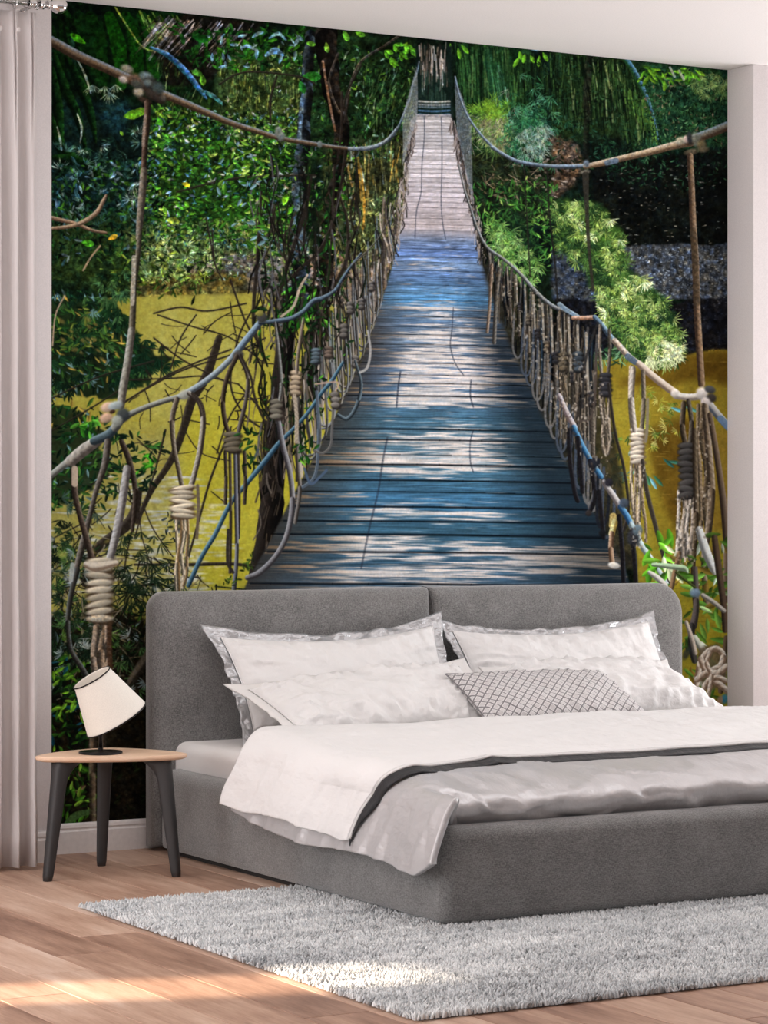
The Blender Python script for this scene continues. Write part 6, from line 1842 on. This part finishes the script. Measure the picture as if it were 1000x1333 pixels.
    p.blob(894, 850, 6, 12, (40, 44, 44), 0.8, 0.5, 0.5, 0.2)
    p.blob(943, 910, 6, 8, (40, 110, 150), 0.8, 0.2, 0.5, 0.2)
    p.blob(937, 912, 5, 8, (150, 110, 90), 0.8, 0.2, 0.5, 0.2)
    for q, n_ in (('820,600 840,600 840,715 820,715', 120), ('880,645 908,645 905,735 880,735', 150), ('906,540 925,540 925,700 908,700', 110), ('640,350 700,380 790,500 800,640 770,620 690,480', 500)):
        for x, y in p.sample(ex(q), n_):
            p.blob(x, y, R.uniform(.8, 2.6), R.uniform(.8, 3.2), ((222, 206, 190), (90, 72, 58), (46, 38, 32), (168, 150, 130))[R.integers(4)], 0.5, R.uniform(-.6, .6), 0.6, 0.2)
    p.grit(0.18, 0.45, 17, (WL_, WR_, list(DL) + list(DR)[::-1]), 0.25)
    # left crown leaves that hang in front of the rail
    p.foliage(ex('280,175 345,190 340,330 280,320'), 120, (7, 14), [((50, 100, 28), 3), ((28, 60, 20), 3), ((110, 156, 50), 1), ((110, 140, 150), .6)], 60, 170, 0.45, 0.95, 0.4, 0.05, 44)
    return p

# flatten the painted picture onto the wall: for every point of the print find where it was measured
def mural_texture():
    p = paint_bridge(paint_mural())
    z0, z1 = 0.1055, H
    TW_, TH_ = 1320, 1290
    xs = NL + (np.arange(TW_) + 0.5) / TW_ * (NX - NL)
    zs = z0 + (np.arange(TH_) + 0.5) / TH_ * (z1 - z0)
    X, Z = np.meshgrid(xs, zs)
    dx, dy, dz = X - CAM[0], -CAM[1], Z - CAM[2]
    sn, cs = math.sin(YAW), math.cos(YAW)
    dep = dx * sn + dy * cs
    px = 500.0 + FPX * (dx * cs - dy * sn) / dep
    py = 660.0 - FPX * dz / dep
    u = np.clip((px - p.x0) * p.k - 0.5, 0, p.w - 1.001)
    v = np.clip((py - p.y0) * p.k - 0.5, 0, p.h - 1.001)
    iu, iv = u.astype(int), v.astype(int)
    fu, fv = (u - iu)[..., None], (v - iv)[..., None]
    I = p.im
    c = (I[iv, iu] * (1 - fu) + I[iv, iu + 1] * fu) * (1 - fv) + (I[iv + 1, iu] * (1 - fu) + I[iv + 1, iu + 1] * fu) * fv
    c = np.clip(c / 255.0 * np.array([0.97, 1.02, 1.04]), 0, 1)
    img = bpy.data.images.new('mural_print', TW_, TH_, alpha=False, float_buffer=False)
    img.colorspace_settings.name = 'sRGB'
    rgba = np.ones((TH_, TW_, 4), np.float32)
    rgba[..., :3] = c
    img.pixels.foreach_set(rgba.ravel())
    img.update()
    img.pack()
    return img

t = NT('mural_paper')
tx = t.t.nodes.new('ShaderNodeTexImage')
tx.image = mural_texture()
tx.extension = 'EXTEND'
hs = t.n('ShaderNodeHueSaturation', Saturation=MURAL_SAT, Value=MURAL_GAIN)
t.link(tx.outputs[0], hs.inputs['Color'])
t.set(Base_Color=hs.outputs[0], Roughness=0.9, Specular_IOR_Level=0.0)
yv = -0.0022
Vm = [(NL + 0.0005, yv, 0.1055), (NX - 0.0005, yv, 0.1055), (NX - 0.0005, yv, H - 0.0004), (NL + 0.0005, yv, H - 0.0004)]
Vm += [(x, -0.0003, z) for x, y, z in Vm]
mu = mesh_obj('wall_mural', Vm, [(0, 1, 2, 3), (4, 7, 6, 5), (0, 4, 5, 1), (1, 5, 6, 2), (2, 6, 7, 3), (3, 7, 4, 0)], t.m, smooth=False)
uvl = mu.data.uv_layers.new(name='uv')
for li, lp in enumerate(mu.data.loops):
    x, y, z = mu.data.vertices[lp.vertex_index].co
    uvl.data[li].uv = ((x - NL) / (NX - NL), (z - 0.1055) / (H - 0.1055))
tag(mu, 'wall-high printed photo mural of a rope footbridge through jungle, behind the bed', 'wall mural')
